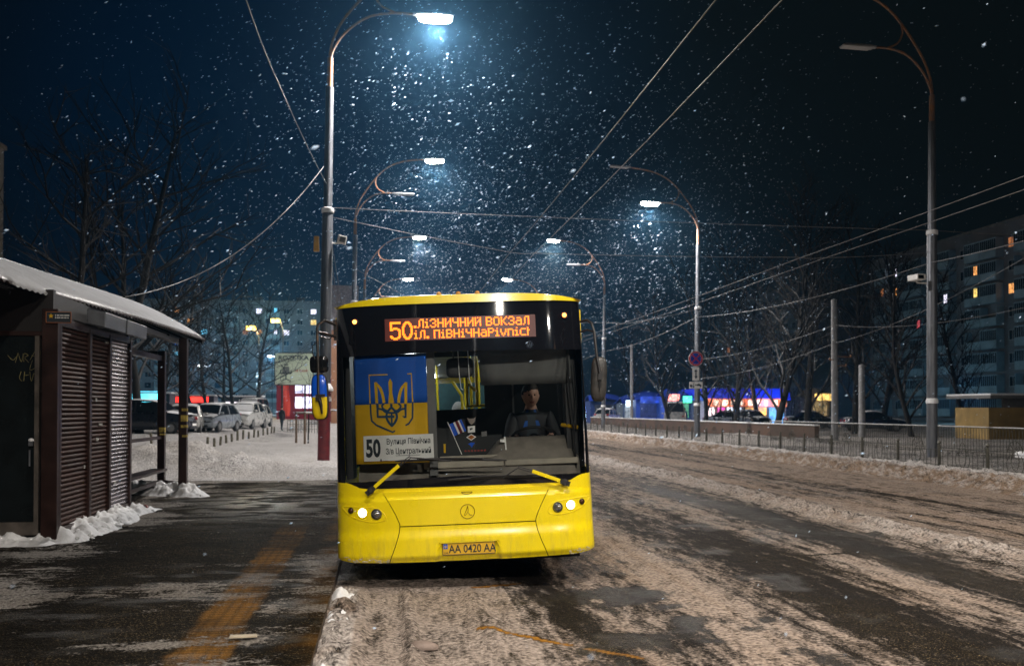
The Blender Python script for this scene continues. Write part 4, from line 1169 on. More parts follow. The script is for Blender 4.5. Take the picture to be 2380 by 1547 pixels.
def hand(chs, w, d, palm_n, k=1.0, curl=.9):
    """palm and five fingers: w wrist, d hand direction, palm_n palm normal"""
    d = d.normalized(); n = palm_n.normalized(); s_ = d.cross(n).normalized()
    chs.append([(tuple(w), .026 * k), (tuple(w + d * .05 * k), .030 * k)])
    out = []
    for i, (off, ln) in enumerate([(-.030, .070), (-.010, .080), (.010, .076), (.029, .060)]):
        b = w + d * .075 * k + s_ * off * k
        c1 = b + (d * math.cos(curl * .5) + n * math.sin(curl * .5)) * ln * .45 * k
        c2 = c1 + (d * math.cos(curl) + n * math.sin(curl)) * ln * .32 * k
        c3 = c2 + (d * math.cos(curl * 1.6) + n * math.sin(curl * 1.6)) * ln * .25 * k
        out.append([(tuple(w + d * .045 * k + s_ * off * .7 * k), .013 * k), (tuple(b), .0105 * k), (tuple(c1), .0095 * k), (tuple(c2), .0085 * k), (tuple(c3), .0075 * k)])
    b = w + d * .025 * k + s_ * -.028 * k
    out.append([(tuple(b), .014 * k), (tuple(b + (d * .6 - s_ * .6 + n * .3) * .035 * k), .0115 * k), (tuple(b + (d * .95 - s_ * .6 + n * .6) * .062 * k), .009 * k)])
    return out
def person(name, label, root_loc, rz, chains, fingers, head_c, head_rot, clothes, hair_m, k=1.0, ry=0.0, hat=None, fringe=.25):
    """clothes: function(point) -> material index among mats"""
    V, F = skin_surface(chains)
    b = MB(); b.add(V, F)
    for ch in fingers:
        fv, ff_ = skin_surface([ch], 1); b.add(fv, ff_)
    nb = len(b.f)
    head_verts(b, head_c, head_rot, k)
    mats, fn = clothes
    root = thing(name, label, 'person', root_loc, rz, None, ry)
    b.mi = []
    for i, f in enumerate(b.f):
        c = sum((Vector(b.v[q]) for q in f), Vector()) / len(f)
        if i >= nb:
            l_ = head_rot.inverted() @ (c - Vector(head_c))
            b.mi.append(len(mats) if (abs(l_.x) < .026 * k and -.070 * k < l_.z < -.050 * k and l_.y < -.05 * k) else 0)
        else: b.mi.append(fn(c))
    o = b.build('body', list(mats) + [M['lip']], root, smooth=80)
    h = MB(); hair_verts(h, head_c, head_rot, k, fringe); h.build('hair', hair_m, root, smooth=80)
    for s_ in (-1, 1):
        e_ = MB(); e_.ball(Vector(head_c) + head_rot @ Vector((s_ * .026 * k, -.078 * k, .009 * k)), .0115 * k, 10, 8); e_.build('eye', M['eye'], root, smooth=60)
    return root
M['lip'] = mat('lips', (.36, .15, .12), .5, var=.05)
M['eye'] = mat('dark_eye', (.03, .02, .015), .2, var=.1)

# --- driver, seated, hands on the wheel (bus axes)
hd = Vector((.757, 1.335, 1.868))
hr = Matrix.Rotation(R(6), 3, 'Z') @ Matrix.Rotation(R(3), 3, 'X')
pel = (.76, 1.46, 1.00)
ch = [[(pel, .17), ((.76, 1.47, 1.15), .155), ((.758, 1.45, 1.36), .175), ((.757, 1.42, 1.57), .170), ((.757, 1.40, 1.67), .105), ((.757, 1.375, 1.73), .070), ((.757, 1.365, 1.79), .066)]]
fing = []
for s_ in (-1, 1):
    sh = (.757 + s_ * .195, 1.41, 1.615); el = (.757 + s_ * .265, 1.18, 1.34); wr_ = Vector((.745 + s_ * .205, .965, 1.425))
    ch.append([((.757, 1.42, 1.57), .170), (sh, .095), (el, .068), (tuple(wr_), .040)])
    fing += hand(ch, wr_, Vector((-.05 * s_, -.8, .25)), Vector((0, -.3, -1)), 1.0, 1.2)
    hp = (.76 + s_ * .10, 1.36, .99); kn = (.76 + s_ * .16, .98, .98); an = (.76 + s_ * .15, .90, .56)
    ch.append([(pel, .17), (hp, .105), (kn, .075), (an, .05), ((.76 + s_ * .15, .78, .50), .045)])
def dress(c):
    if c.z > 1.715 and abs(c.x - .757) < .09: return 0
    if c.y < .93 and c.z > 1.3: return 0
    v = abs(c.x - .757)
    if 1.1 < c.z < 1.72 and c.y < 1.38 and v < .045 + .14 * (1.72 - c.z) and v < .10: return 2 if v < .038 else 3
    return 1 if c.z > 1.12 else 3
drv = person('person', 'bus driver with dark hair and an open black jacket over blue at the steering wheel', BUS_LOC, BUS_YAW, ch, fing, hd, hr, ([M['skin'], M['coat'], M['ink'], M['blueshirt']], dress), M['hair'], 1.13, BUS_ROLL, fringe=.40)
# --- passenger deeper in the bus, grey hair
pc = Vector((-.075, 3.55, 1.72)); px_ = pc.x
ch = [[((px_, 3.62, .95), .15), ((px_, 3.62, 1.15), .15), ((px_, 3.62, 1.38), .16), ((px_, 3.60, 1.48), .08), ((px_, 3.58, 1.56), .055), ((px_, 3.57, 1.62), .05)]]
for s_ in (-1, 1):
    ch.append([((px_, 3.62, 1.38), .16), ((px_ + s_ * .18, 3.62, 1.42), .075), ((px_ + s_ * .22, 3.58, 1.15), .055), ((px_ + s_ * .17, 3.38, 1.02), .04)])
    ch.append([((px_, 3.62, .95), .15), ((px_ + s_ * .1, 3.60, .90), .09), ((px_ + s_ * .1, 3.58, .65), .065), ((px_ + s_ * .1, 3.6, .44), .045)])
person('person', 'grey haired passenger standing behind the cab inside the bus', BUS_LOC, BUS_YAW, ch, [], pc, Matrix.Rotation(R(-12), 3, 'Z'), ([M['skin'], M['coat']], lambda c: 0 if c.z > 1.52 else 1), M['hairgrey'], 1.0, BUS_ROLL, fringe=.05)
# ================================================================== STREET LAMPS
M['lamphead'] = mat('lamp_housing', (.45, .46, .48), .4, .4, var=.1)
M['led_on'] = glow('lit_led_panel', (1.0, .96, .86), 60, False)
M['led_off'] = mat('unlit_led_panel', (.5, .5, .5), .3, var=.05)
LAMP_W = 9000.0
def arm_pts(pairs): return [(x, 0, z) for x, z in curve2(pairs, 5)]
def make_post(loc, rz, ry, label, lit, power=1.0, stretch=1.0, group='street lamps along the road', warm=0.0, cut=0):
    root = thing('street_lamp', label, 'street lamp', loc, rz, group, ry)
    b = MB(); b.lathe([(.175, -.3), (.17, 4.0), (.160, 7.6), (.130, 7.72), (.118, 11.4), (.09, 11.42)], 16); b.build('pole', M['steel'], root, smooth=30)
    b = MB(); b.lathe([(.176, 7.60), (.19, 7.62), (.186, 7.74), (.15, 7.76)], 16); b.lathe([(.195, 1.95), (.20, 2.0), (.195, 2.05), (.16, 2.16)], 16); b.build('snow_collar', M['snow'], root, smooth=40)
    b = MB(); b.lathe([(.088, 11.35), (.088, 12.3), (.05, 12.32)], 12); b.build('rusty_sleeve', M['rust'], root, smooth=30)
    up_ = [(-.02, 12.25), (.05, 12.8), (.34, 13.55), (1.08, 14.62), (1.75, 15.25), (2.6, 15.62), (3.75, 15.80)]
    lo_ = [(.02, 12.25), (.07, 12.55), (.34, 13.08), (.88, 13.60), (1.5, 13.79), (2.1, 13.80)]
    hk = [(1.10, 14.66), (1.07, 14.3), (1.25, 13.98), (1.62, 13.80)]
    sx = lambda q: [(x * stretch, z) for x, z in q]
    b = MB(); b.tube(arm_pts(sx(up_)), .040, 8); b.build('upper_arm', M['rust'], root, smooth=60)
    b = MB(); b.tube(arm_pts(sx(lo_)), .038, 8); b.build('lower_arm', M['rust'], root, smooth=60)
    b = MB(); b.tube(arm_pts(sx(hk)), .032, 8); b.build('hook_brace', M['rust'], root, smooth=60)
    for nm, (x0, z0, tilt) in (('up', (3.70 * stretch, 15.82, -3)), ('lo', (2.05 * stretch, 13.81, -1))):
        on = nm in lit
        rot = Matrix.Rotation(R(tilt), 3, 'Y')
        h = MB(); h.box(Vector((x0 + .62, 0, z0 + .0)), (1.15, .34, .075), rot, .8); h.box((x0 + .08, 0, z0), (.25, .12, .09), rot)
        o = h.build('lamp_head', M['lamphead'], root, bevel=.015)
        h = MB()
        if on: rbox(h, Vector((x0 + .64, 0, z0 - .10)), (1.04, .36, .24), rot, 3.0)  # lit panel swollen into a bowl, lamp bloom put into its shape
        else: h.box(Vector((x0 + .66, 0, z0 - .055)), (.98, .32, .02), rot)
        h.build('led_panel', M['led_on'] if on else M['led_off'], o, smooth=60)
        if on:
            ld = bpy.data.lights.new('street_light', 'SPOT'); ld.energy = LAMP_W * power
            ld.spot_size = R(172); ld.spot_blend = .55; ld.shadow_soft_size = .22
            ld.color = (1.0, .95 - .04 * warm, .90 - .10 * warm)
            lo = bpy.data.objects.new('street_light', ld); COL.objects.link(lo); lo.parent = root
            lo.location = (x0 + .66, 0, z0 - .45)
            if cut: lo.rotation_euler = (0, R(-cut), 0); ld.spot_size = R(118); ld.spot_blend = .7
    return root
GL = 'street lamps on the bus stop side'; GR = 'street lamps on the far side of the road'
lp1 = make_post((-1.80, 28.9, .05), 0, .0134, 'near street lamp with red painted foot, its lower head lit, rising behind the bus', ('lo',), 1.0, 1.22, GL)
make_post((-1.77, 53.0, 0), 0, .0134, 'second street lamp on the bus stop side, upper head lit above an unlit lower one', ('up',), .9, 1.0, GL)
make_post((-1.72, 77.0, 0), 0, .0125, 'third street lamp on the bus stop side, its glow halfway down to the bus roof', ('up',), .9, 1.0, GL)
make_post((-1.70, 102.0, 0), 0, .010, 'fourth street lamp on the bus stop side, small glow just over the bus roof', ('up',), .9, .93, GL)
make_post((-5.3, 121.0, 0), 0, .010, 'farthest street lamp on the bus stop side, touching the left of the bus roof', ('up',), .9, .93, GL)
make_post((18.15, 29.5, 0), math.pi, -.007, 'tall unlit street lamp standing behind the fence at the right of the road', (), 1, 1.0, GR)
make_post((18.15, 53.5, 0), math.pi, -.009, 'street lamp carrying the round no-stopping sign, lower head lit', ('lo',), .9, 1.12, GR)
make_post((18.15, 77.5, 0), math.pi, -.012, 'street lamp beyond the no-stopping sign, upper head lit right of the bus', ('up',), .9, 1.02, GR)
make_post((17.3, 101.5, 0), math.pi, -.012, 'farthest street lamp on the far side, small glow over the bus roof', ('up',), .9, 1.0, GR)
make_post((-1.8, -20.0, 0), 0, .012, 'street lamp on the bus stop side standing behind the viewpoint', ('lo',), 1.9, 1.1, GL, 1.0)
make_post((18.15, 4.5, 0), math.pi, -.007, 'street lamp on the far side standing to the right of the view', ('lo',), .60, 1.2, GR, 1.0)
make_post((-1.8, 1.5, 0), 0, .012, 'street lamp on the bus stop side standing right beside the viewpoint', ('lo',), 1.15, 1.15, GL, 1.0, 32)
make_post((18.15, -20.0, 0), math.pi, -.007, 'street lamp on the far side standing behind the viewpoint', ('lo',), 1.3, 1.2, GR, 1.0)

# painted foot and fittings on the near post
b = MB(); b.lathe([(.183, -.3), (.181, 2.32)], 20); b.build('painted_foot', M['redpaint'], lp1, smooth=40)
b = MB(); b.lathe([(.20, 2.25), (.21, 2.30), (.19, 2.36), (.10, 2.50)], 16, (.05, -.03, 0)); b.build('snow_cap', M['snow'], lp1, smooth=40)
b = MB(); b.box((.0, 0, 0), (.17, .14, .46), None, .85); t_ = b.build('signal_box', mat('amber_plastic', (.62, .34, .05), .5, var=.1), None, bevel=.02)
t_.location = (-2.02, 28.8, 6.70); tag(t_, 'amber box fixed to the left of the near street lamp', 'box')
fd = thing('floodlight', 'small floodlight on a bracket at the right of the near street lamp', 'floodlight', (-1.27, 28.8, 6.72))
b = MB(); b.box((0, 0, .12), (.26, .12, .24), Matrix.Rotation(R(12), 3, 'Y')); b.build('housing', M['white'], fd, bevel=.01)
b = MB(); b.box((.02, -.065, .12), (.17, .01, .16), Matrix.Rotation(R(12), 3, 'Y')); b.build('lens', M['grey'], fd)
b = MB(); b.tube([(-.36, .05, .02), (-.05, .02, .02), (.08, .0, .02)], .022, 6); b.build('bracket', M['white'], fd)
fd = thing('traffic_camera', 'pale camera on a bracket at the left of the tall unlit lamp', 'camera', (17.52, 29.3, 6.02))
b = MB(); b.box((0, 0, .10), (.34, .5, .19), Matrix.Rotation(R(8), 3, 'Z')); b.build('housing', M['white'], fd, bevel=.02)
b = MB(); b.box((-.0, -.26, .10), (.2, .03, .12)); b.build('lens', M['black'], fd)
b = MB(); b.tube([(.42, .1, -.06), (.05, .05, -.06), (.0, .05, .02)], .028, 6); b.build('bracket', M['white'], fd)

# ================================================================== ROAD SIGNS on the second far-side post
def disc(mb, r, y, n=40, r0=0):
    V = [(r * math.cos(2 * math.pi * k / n), y, r * math.sin(2 * math.pi * k / n)) for k in range(n)]
    if r0:
        V += [(r0 * math.cos(2 * math.pi * k / n), y, r0 * math.sin(2 * math.pi * k / n)) for k in range(n)]
        mb.add(V, [(k, (k + 1) % n, (k + 1) % n + n, k + n) for k in range(n)])
    else: mb.add(V, [tuple(range(n))])
SR = mat('sign_red', (.55, .02, .025), .4, var=.05); SBL = mat('sign_blue', (.008, .03, .42), .4, var=.05)
sx_ = 18.02
sg = thing('no_stopping_sign', 'round blue no-stopping sign with red rim and red cross', 'road sign', (sx_, 53.28, 4.71))
b = MB(); b.lathe([(.44, 0), (.44, .02)], 40, (0, .0, 0), Matrix.Rotation(R(-90), 3, 'X')); b.build('plate', M['white'], sg)
b = MB(); disc(b, .425, -.004, 40, .33); b.build('rim', SR, sg)
b = MB(); disc(b, .32, -.006); b.build('face', SBL, sg)
b = MB()
for a in (45, -45): b.box((0, -.011 - (a > 0) * .003, 0), (.70, .004, .065), Matrix.Rotation(R(a), 3, 'Y'))
b.build('cross', SR, sg)
sg = thing('direction_plate', 'white plate with a black up and down arrow under the round sign', 'road sign', (sx_, 53.28, 3.82))
b = MB(); b.box((0, 0, 0), (.40, .015, .76)); b.build('plate', M['white'], sg, bevel=.005)
b = MB(); b.prism([(-.035, -.14), (.035, -.14), (.035, .14), (-.035, .14)], lambda x, z: (x, -.012, z), lambda x, z: (x, -.009, z))
for s in (-1, 1): b.prism([(-.10, s * .13), (.10, s * .13), (0, s * .30)], lambda x, z: (x, -.0125, z), lambda x, z: (x, -.009, z))
b.build('arrow', M['ink'], sg)
sg = thing('tow_away_plate', 'white plate with a black tow truck lifting a car, lowest on its post', 'road sign', (sx_, 53.28, 3.16))
b = MB(); b.box((0, 0, 0), (.80, .015, .39)); b.build('plate', M['white'], sg, bevel=.005)
b = MB()
for poly in ([(-.36, -.09), (-.10, -.09), (-.10, -.03), (-.22, -.02), (-.27, .04), (-.36, .04)], [(-.20, -.03), (-.16, -.03), (-.10, .13), (-.13, .14)], [(0.0, .02), (.10, .06), (.16, .10), (.28, .05), (.34, -.02), (.33, -.06), (.02, -.01)], [(-.06, -.02), (.0, .0), (.0, .06), (-.06, .04)]):
    b.prism(poly, lambda x, z: (x, -.012, z), lambda x, z: (x, -.009, z))
for x, z, r_ in ((-.30, -.10, .04), (-.15, -.10, .04), (.07, .0, .04), (.28, -.07, .04)):
    b.lathe([(r_, 0), (r_, .003)], 12, (x, -.0115, z), Matrix.Rotation(R(90), 3, 'X'))
b.build('pictogram', M['ink'], sg)

# ================================================================== OVERHEAD WIRES
M['wire'] = mat('frosted_wire', (.22, .22, .23), .5, .3, var=.2)
def wire(pts, r, label, sag=0.0, n=24, group=None):
    P = []
    pts = [Vector(p) for p in pts]
    for a, b_ in zip(pts, pts[1:]):
        for i in range(n + 1):
            t = i / n; q = a.lerp(b_, t); q.z -= sag * 4 * t * (1 - t)
            if not P or (q - P[-1]).length > 1e-4: P.append(q)
    b = MB(); b.tube(P, r * .8, 6); o = b.build('overhead_wire', M['wire'], None, smooth=60)
    return tag(o, label, 'wire', group)
GW = 'trolley wires over the bus side'; GW2 = 'trolley wires over the far side'
wire([(3.83, 4, 6.62), (3.83, 29, 6.58), (3.80, 62, 6.6), (3.6, 110, 6.6)], .011, 'left trolley wire running down the road over the bus side', .10, 16, GW)
wire([(4.60, 4, 6.62), (4.60, 29, 6.58), (4.55, 62, 6.6), (4.4, 110, 6.6)], .011, 'right trolley wire running down the road over the bus side', .10, 16, GW)
wire([(13.25, 6, 6.75), (13.25, 29, 6.62), (13.2, 62, 6.6), (12.8, 110, 6.6)], .011, 'upper trolley wire sloping across the unlit lamp on the far side', .06, 16, GW2)
wire([(14.05, 6, 6.75), (14.05, 29, 6.62), (14.0, 62, 6.6), (13.6, 110, 6.6)], .011, 'lower trolley wire sloping across the unlit lamp on the far side', .06, 16, GW2)
wire([(-1.65, 28.9, 7.82), (18.2, 29.5, 7.75), (30, 29.8, 7.6)], .010, 'straight span wire crossing the road between the two near lamps', .05)
wire([(-1.65, 28.9, 7.55), (3.83, 29, 6.62), (4.6, 29, 6.60), (13.25, 29.0, 6.66), (14.05, 29.0, 6.66), (18.1, 29.4, 7.0)], .010, 'sagging span wire that carries the trolley wires near the bus', .03)
wire([(-1.72, 53, 9.6), (3.8, 53, 6.75), (4.6, 53, 6.72), (13.2, 53, 6.72), (14, 53, 6.72), (18.1, 53.4, 7.6)], .012, 'span wire carrying the trolley wires beyond the bus roof', .05)
wire([(-1.72, 28.8, 8.5), tuple(aty(650, 200, 16)), tuple(aty(562, -30, 10.5))], .010, 'cable running from the near lamp up out of view over the kiosk side', .06)
wire([(-1.80, 28.8, 9.05), tuple(aty(290, 690, 21.5))], .013, 'cable sagging from the near lamp to the kiosk ridge', .75)
wire([(18.0, 12, 7.3), (18.1, 29.4, 6.65), (18.1, 53.4, 7.15), (18.1, 77.4, 6.6), (17.3, 101, 6.4)], .018, 'thick cable slung along the far side lamps', .35)
wire([(-1.62, 28.9, 6.5), (-1.72, 52.9, 3.2)], .010, 'slack cable dropping from the near lamp behind the bus', .5)
wire([(-1.66, 28.9, 7.3), (-1.72, 52.9, 4.4)], .010, 'thin cable dropping from the near lamp beside the slack one', .2)
wire([tuple(aty(1620, 880, 60)), (aty(1940, 900, 44).x, 44, 5.0), tuple(aty(2380, 600, 27))], .012, 'thin cable from the concrete pole toward the tall building', .3)
wire([tuple(aty(1620, 835, 60)), (aty(1940, 900, 44).x, 44, 5.9), tuple(aty(2380, 715, 27))], .012, 'lower thin cable from the concrete pole toward the tall building', .3)

# ---- concrete poles behind the fence
for (x, y, h, r_, lab) in ((aty(1940, 900, 44).x, 44.0, 7.15, .14, 'grey concrete pole with insulator arms standing among the dark trees'), (aty(1468, 880, 90).x, 90.0, 8.1, .13, 'thin grey pole in front of the blue kiosks'), (aty(2003, 920, 51).x, 51.0, 4.3, .16, 'short dim pole between the concrete pole and the unlit lamp')):
    t_ = thing('concrete_pole', lab, 'pole', (x, y, 0), 0, 'poles behind the fence')
    b = MB(); b.lathe([(r_ * 1.25, -.2), (r_, h), (r_ * .3, h + .02)], 12); b.build('shaft', M['pole_c'], t_, smooth=40)
    if h == 7.15:
        for z, l_ in ((4.35, .8), (3.9, .55), (4.2, -.3)):
            b = MB(); b.tube([(0, -.1, z), (l_, -.1, z - .02)], .025, 6); b.ball((l_, -.1, z + .03), (.05, .05, .06), 8, 6); b.build('insulator_arm', M['rust'], t_)

# ================================================================== KIOSK WITH SHELTER ROOF
KX = -4.05
ks = thing('bus_stop_kiosk', 'brown shuttered kiosk joined to a bus shelter under a snowy corrugated roof', 'kiosk', (0, 0, 0))
b = MB(); b.b2((-7.2, 12.50, .1), (KX - .06, 12.60, 3.25)); b.b2((-7.2, 15.85, .1), (KX - .02, 15.95, 3.2)); b.b2((-7.2, 12.6, .1), (-7.1, 15.85, 3.2))
b.b2((KX - .16, 12.60, .1), (KX - .06, 15.85, 3.2)); b.b2((-7.1, 12.6, 3.0), (KX - .16, 15.85, 3.1))
b.build('wall', M['brownwall'], ks)
b = MB()
for y in (12.52, 13.76, 14.72, 15.86): b.b2((KX - .06, y - .05, .1), (KX + .03, y + .05, 2.86))
b.b2((KX - .16, 12.40, .06), (KX + .03, 12.50, 3.0)); b.b2((-7.2, 12.42, 2.66), (KX - .16, 12.50, 2.72))
b.b2((KX - .06, 12.57, .1), (KX + .015, 15.81, .26)); b.b2((KX - .06, 12.57, 2.80), (KX + .02, 15.81, 2.90))
b.build('corner_frame', M['brown'], ks, bevel=.006)
for y0, y1 in ((12.57, 13.71), (13.81, 14.67), (14.77, 15.81)):
    b = MB(); P = []
    n_ = 42
    for i in range(n_ * 6 + 1):
        z = .26 + (2.80 - .26) * i / (n_ * 6); ph = (i % 6) / 6
        x = KX - .02 + .020 * math.sin(math.pi * ph) - (.010 if i % 6 == 0 else 0)
        P.append([(x, y0, z), (x, y1, z)])
    b.grid(P); b.build('roller_shutter', mat('brown_shutter', (.055, .020, .012), .62, .0, spec=.12, var=.25, vs_=1.4, stretch=(1, 1, 5)) if y0 < 14.7 else mat('lamp_sheen_shutter', (.26, .22, .24), .28, .7, var=.25, vs_=1.4, stretch=(1, 1, 5)), ks, smooth=25)  # far shutter's paler metal paints in the lamp's reflection
for y0, y1 in ((13.55, 14.62), (14.70, 15.86)):
    b = MB(); b.prism([(KX + .03, 2.92), (KX + .26, 2.87), (KX + .27, 3.08), (KX + .03, 3.12)], lambda x, z: (x, y0, z), lambda x, z: (x, y1, z)); b.build('shutter_box', mat('grey_blue_metal', (.16, .17, .19), .4, .4), ks, bevel=.01)
tm = mat('torn_paper', (.50, .48, .44), .8, var=.4, vs_=20)
for y, z, w, h in ((14.05, 1.86, .07, .05), (14.22, 1.52, .16, .03), (14.10, 1.30, .10, .05), (14.5, 2.72, .16, .03), (15.0, .62, .10, .04), (13.55, .95, .05, .04)):
    b = MB(); b.b2((KX + .000, y, z), (KX + .008, y + w, z + h)); b.build('poster_scrap', tm, ks)
dr = MB(); dr.b2((-7.0, 12.44, .36), (KX - .24, 12.48, 2.66))
door = dr.build('door', mat('scratched_dark_glass', (.004, .005, .005), .25, vs_=3, col2=(.009, .012, .013), thr=(.4, .75), spec=.25), ks)
b = MB(); b.b2((KX - .24, 12.40, .2), (KX - .19, 12.48, 2.66)); b.b2((-7.0, 12.40, .2), (KX - .24, 12.48, .36)); b.build('door_frame', mat('pale_worn_frame', (.12, .10, .085), .5, .3, var=.3), door)
b = MB(); b.b2((KX - .30, 12.38, 1.30), (KX - .25, 12.44, 1.36)); b.tube([(KX - .29, 12.39, 1.05), (KX - .29, 12.39, 1.25)], .012, 6); b.build('handle', M['steel'], door)
b = MB(); b.ball((KX - .275, 12.40, 1.37), (.035, .03, .025), 8, 6); b.build('snow_cap', M['snow'], door)
gf = MB()
strokes = [[(-4.62, 2.42), (-4.56, 2.36), (-4.52, 2.40)], [(-4.53, 2.33), (-4.50, 2.45)], [(-4.50, 2.45), (-4.46, 2.34), (-4.44, 2.44)], [(-4.43, 2.34), (-4.43, 2.44), (-4.38, 2.42), (-4.42, 2.39), (-4.37, 2.33)], [(-4.36, 2.36), (-4.30, 2.47), (-4.26, 2.52), (-4.24, 2.44), (-4.27, 2.38)], [(-4.34, 2.42), (-4.28, 2.40)], [(-4.33, 2.36), (-4.36, 2.24), (-4.30, 2.26)], [(-4.46, 2.22), (-4.48, 2.14), (-4.45, 2.10)], [(-4.42, 2.22), (-4.43, 2.10)], [(-4.42, 2.17), (-4.37, 2.18)], [(-4.36, 2.22), (-4.34, 2.10), (-4.31, 2.20), (-4.28, 2.12)]]
for st in strokes: gf.tube([(x, 12.437, z) for x, z in curve2(st, 4)], .0035, 4)
gf.build('graffiti', mat('yellow_scratches', (.30, .26, .10), .7, var=.4, vs_=12), door)
# shelter posts and rails
for x, y, zt, w in ((-3.84, 18.95, 3.12, .15), (-4.42, 19.75, 2.92, .14), (-6.9, 19.9, 3.0, .12)):
    b = MB(); b.b2((x - w / 2, y - w / 2, .08), (x + w / 2, y + w / 2, zt)); o = b.build('post', M['brown'], ks, bevel=.008)
    if x > -5:
        for z, h in (((1.52, .12), (1.40, .05), (1.72, .05), (1.22, .04)) if x > -4 else ((1.30, .09), (1.24, .03))):
            q = MB(); q.b2((x + w / 2 * random.uniform(-.6, .1), y - w / 2 - .004, z), (x + w / 2 + .003, y + w / 4, z + h)); q.build('poster_scrap', mat('torn_poster', (.70, .52, .10), .8, var=.4, vs_=20), o)
b = MB(); b.b2((-4.48, 15.95, 2.72), (-4.40, 19.7, 2.82)); b.b2((-4.46, 15.95, 1.16), (-4.40, 19.7, 1.22)); b.b2((-6.9, 19.72, 2.84), (-4.5, 19.78, 2.92)); b.build('rail', M['brown'], ks)
b = MB(); b.b2((-4.60, 15.95, .52), (-4.30, 19.72, .57)); b.b2((-4.45, 15.95, .28), (-4.38, 19.7, .35)); b.tube([(-4.40, 19.7, .32), (-3.84, 18.95, .30)], .035, 6); b.build('bench_rail', M['brown'], ks)
# roof
def eave_x(y): return float(np.interp(y, [5, 11.3, 16.3, 20.6], [-4.55, -4.30, -3.92, -3.74]))
def roof_pt(y, v, up=0.0):
    xe = eave_x(y)
    if v <= 1:
        x = xe + (-5.7 - xe) * v; z = 3.20 + (.70 + .030 * (y - 14)) * (1 - (1 - v) ** 1.45)
    else:
        t = v - 1; x = -5.7 - 1.9 * t; z = 3.90 + .030 * (y - 14) - .8 * t ** 1.3
    return (x, y, z + up)
b = MB()
P = [[roof_pt(y, v, .018 * math.sin(2 * math.pi * y / .145)) for v in np.linspace(0, 2, 17)] for y in np.arange(6.0, 20.62, .145 / 6)]
b.grid(P); o = b.build('roof', M['brown'], ks, smooth=50)
sm = o.modifiers.new('thickness', 'SOLIDIFY'); sm.thickness = .02
b = MB()
def edge_v(y):
    base = .010 + .012 * float(vnoise(y * 2.3, y * 0 + 1, 5))
    if 11.6 < y < 12.5: base -= .04
    return base
top = []
ysn = np.arange(6.0, 20.60, .145 / 5)
for y in ysn:
    row = []
    ed = edge_v(y) - .002
    th = .03 + .015 * float(fbm(y * 1.3, y * 0 + 5, 3, 6)) + (.04 * math.exp(-((y - 12.0) / .5) ** 2))
    row.append(roof_pt(y, ed + .004, -.004 + .010 * math.sin(2 * math.pi * y / .145)))
    row.append(roof_pt(y, ed, th * .5)); row.append(roof_pt(y, ed + .03, th))
    for v in np.linspace(.1, .97, 12): row.append(roof_pt(y, v, th + .012 * float(fbm(y * .8, v * 3, 3, 8))))
    row.append(roof_pt(y, 1.0, .045)); row.append(roof_pt(y, 1.5, .07)); row.append(roof_pt(y, 1.98, .06)); row.append(roof_pt(y, 1.99, .0))
    top.append(row)
b.grid(top)
for k in (0, -1): b.f.append(tuple((0 if k == 0 else (len(top) - 1) * len(top[0])) + i for i in range(len(top[0])))); b.mi.append(0)
b.build('roof_snow', M['roofsnow'], ks, smooth=60)
b = MB(); b.tube([roof_pt(y, 1.0, .06) for y in np.arange(6.0, 20.7, .5)], .035, 6); b.build('ridge_cap', mat('teal_ridge', (.05, .09, .11), .4, .4), ks)
for y in np.arange(7.0, 20.4, 1.6):
    b = MB(); b.tube([(-5.7, y, 3.72 + .03 * (y - 14)), (eave_x(y) + .1 - .2, y, 3.12)], .025, 4); b.build('rafter', M['brownwall'], ks)
b = MB(); b.b2((-4.1, 15.9, 3.05), (-3.98, 20.2, 3.14)); b.build('eave_beam', M['brownwall'], ks)
b = MB(); b.prism([(20.55, 0), (20.6, 0), (20.6, 1), (20.55, 1)], lambda y, v: roof_pt(y, .02 + .97 * v, -.02), lambda y, v: roof_pt(y, .02 + .97 * v, -.10)); b.build('gable_board', M['brown'], ks)
# small black sign under the eave
sg = thing('kiosk_sign', 'small black sign with orange border and star under the kiosk eave', 'sign', (-4.0, 12.36, 2.82))
b = MB(); b.b2((-.15, 0, 0), (.15, .015, .14)); b.build('plate', M['ink'], sg)
b = MB()
for p, q in (((-.146, .004), (-.146, .136)), ((.146, .004), (.146, .136)), ((-.146, .136), (.146, .136)), ((-.146, .004), (.146, .004))): b.tube([(p[0], -.002, p[1]), (q[0], -.002, q[1])], .0035, 4)
b.build('border', mat('orange_trim', (.55, .16, .03), .5), sg)
b = MB(); b.prism([(-.09 + (.032 if k % 2 == 0 else .014) * math.sin(k * math.pi / 5), .085 + (.032 if k % 2 == 0 else .014) * math.cos(k * math.pi / 5)) for k in range(10)], lambda x, z: (x, -.004, z), lambda x, z: (x, -.001, z)); b.build('star', M['yelflag'], sg)
b = MB()
for r_ in (0, 1):
    x = -.04
    while x < .12:
        w = random.choice([.008, .012, .012]); b.b2((x, -.003, .088 - r_ * .03), (x + w, -.001, .102 - r_ * .03)); x += w + random.choice([.004, .004, .012])
b.build('lettering', M['white'], sg)
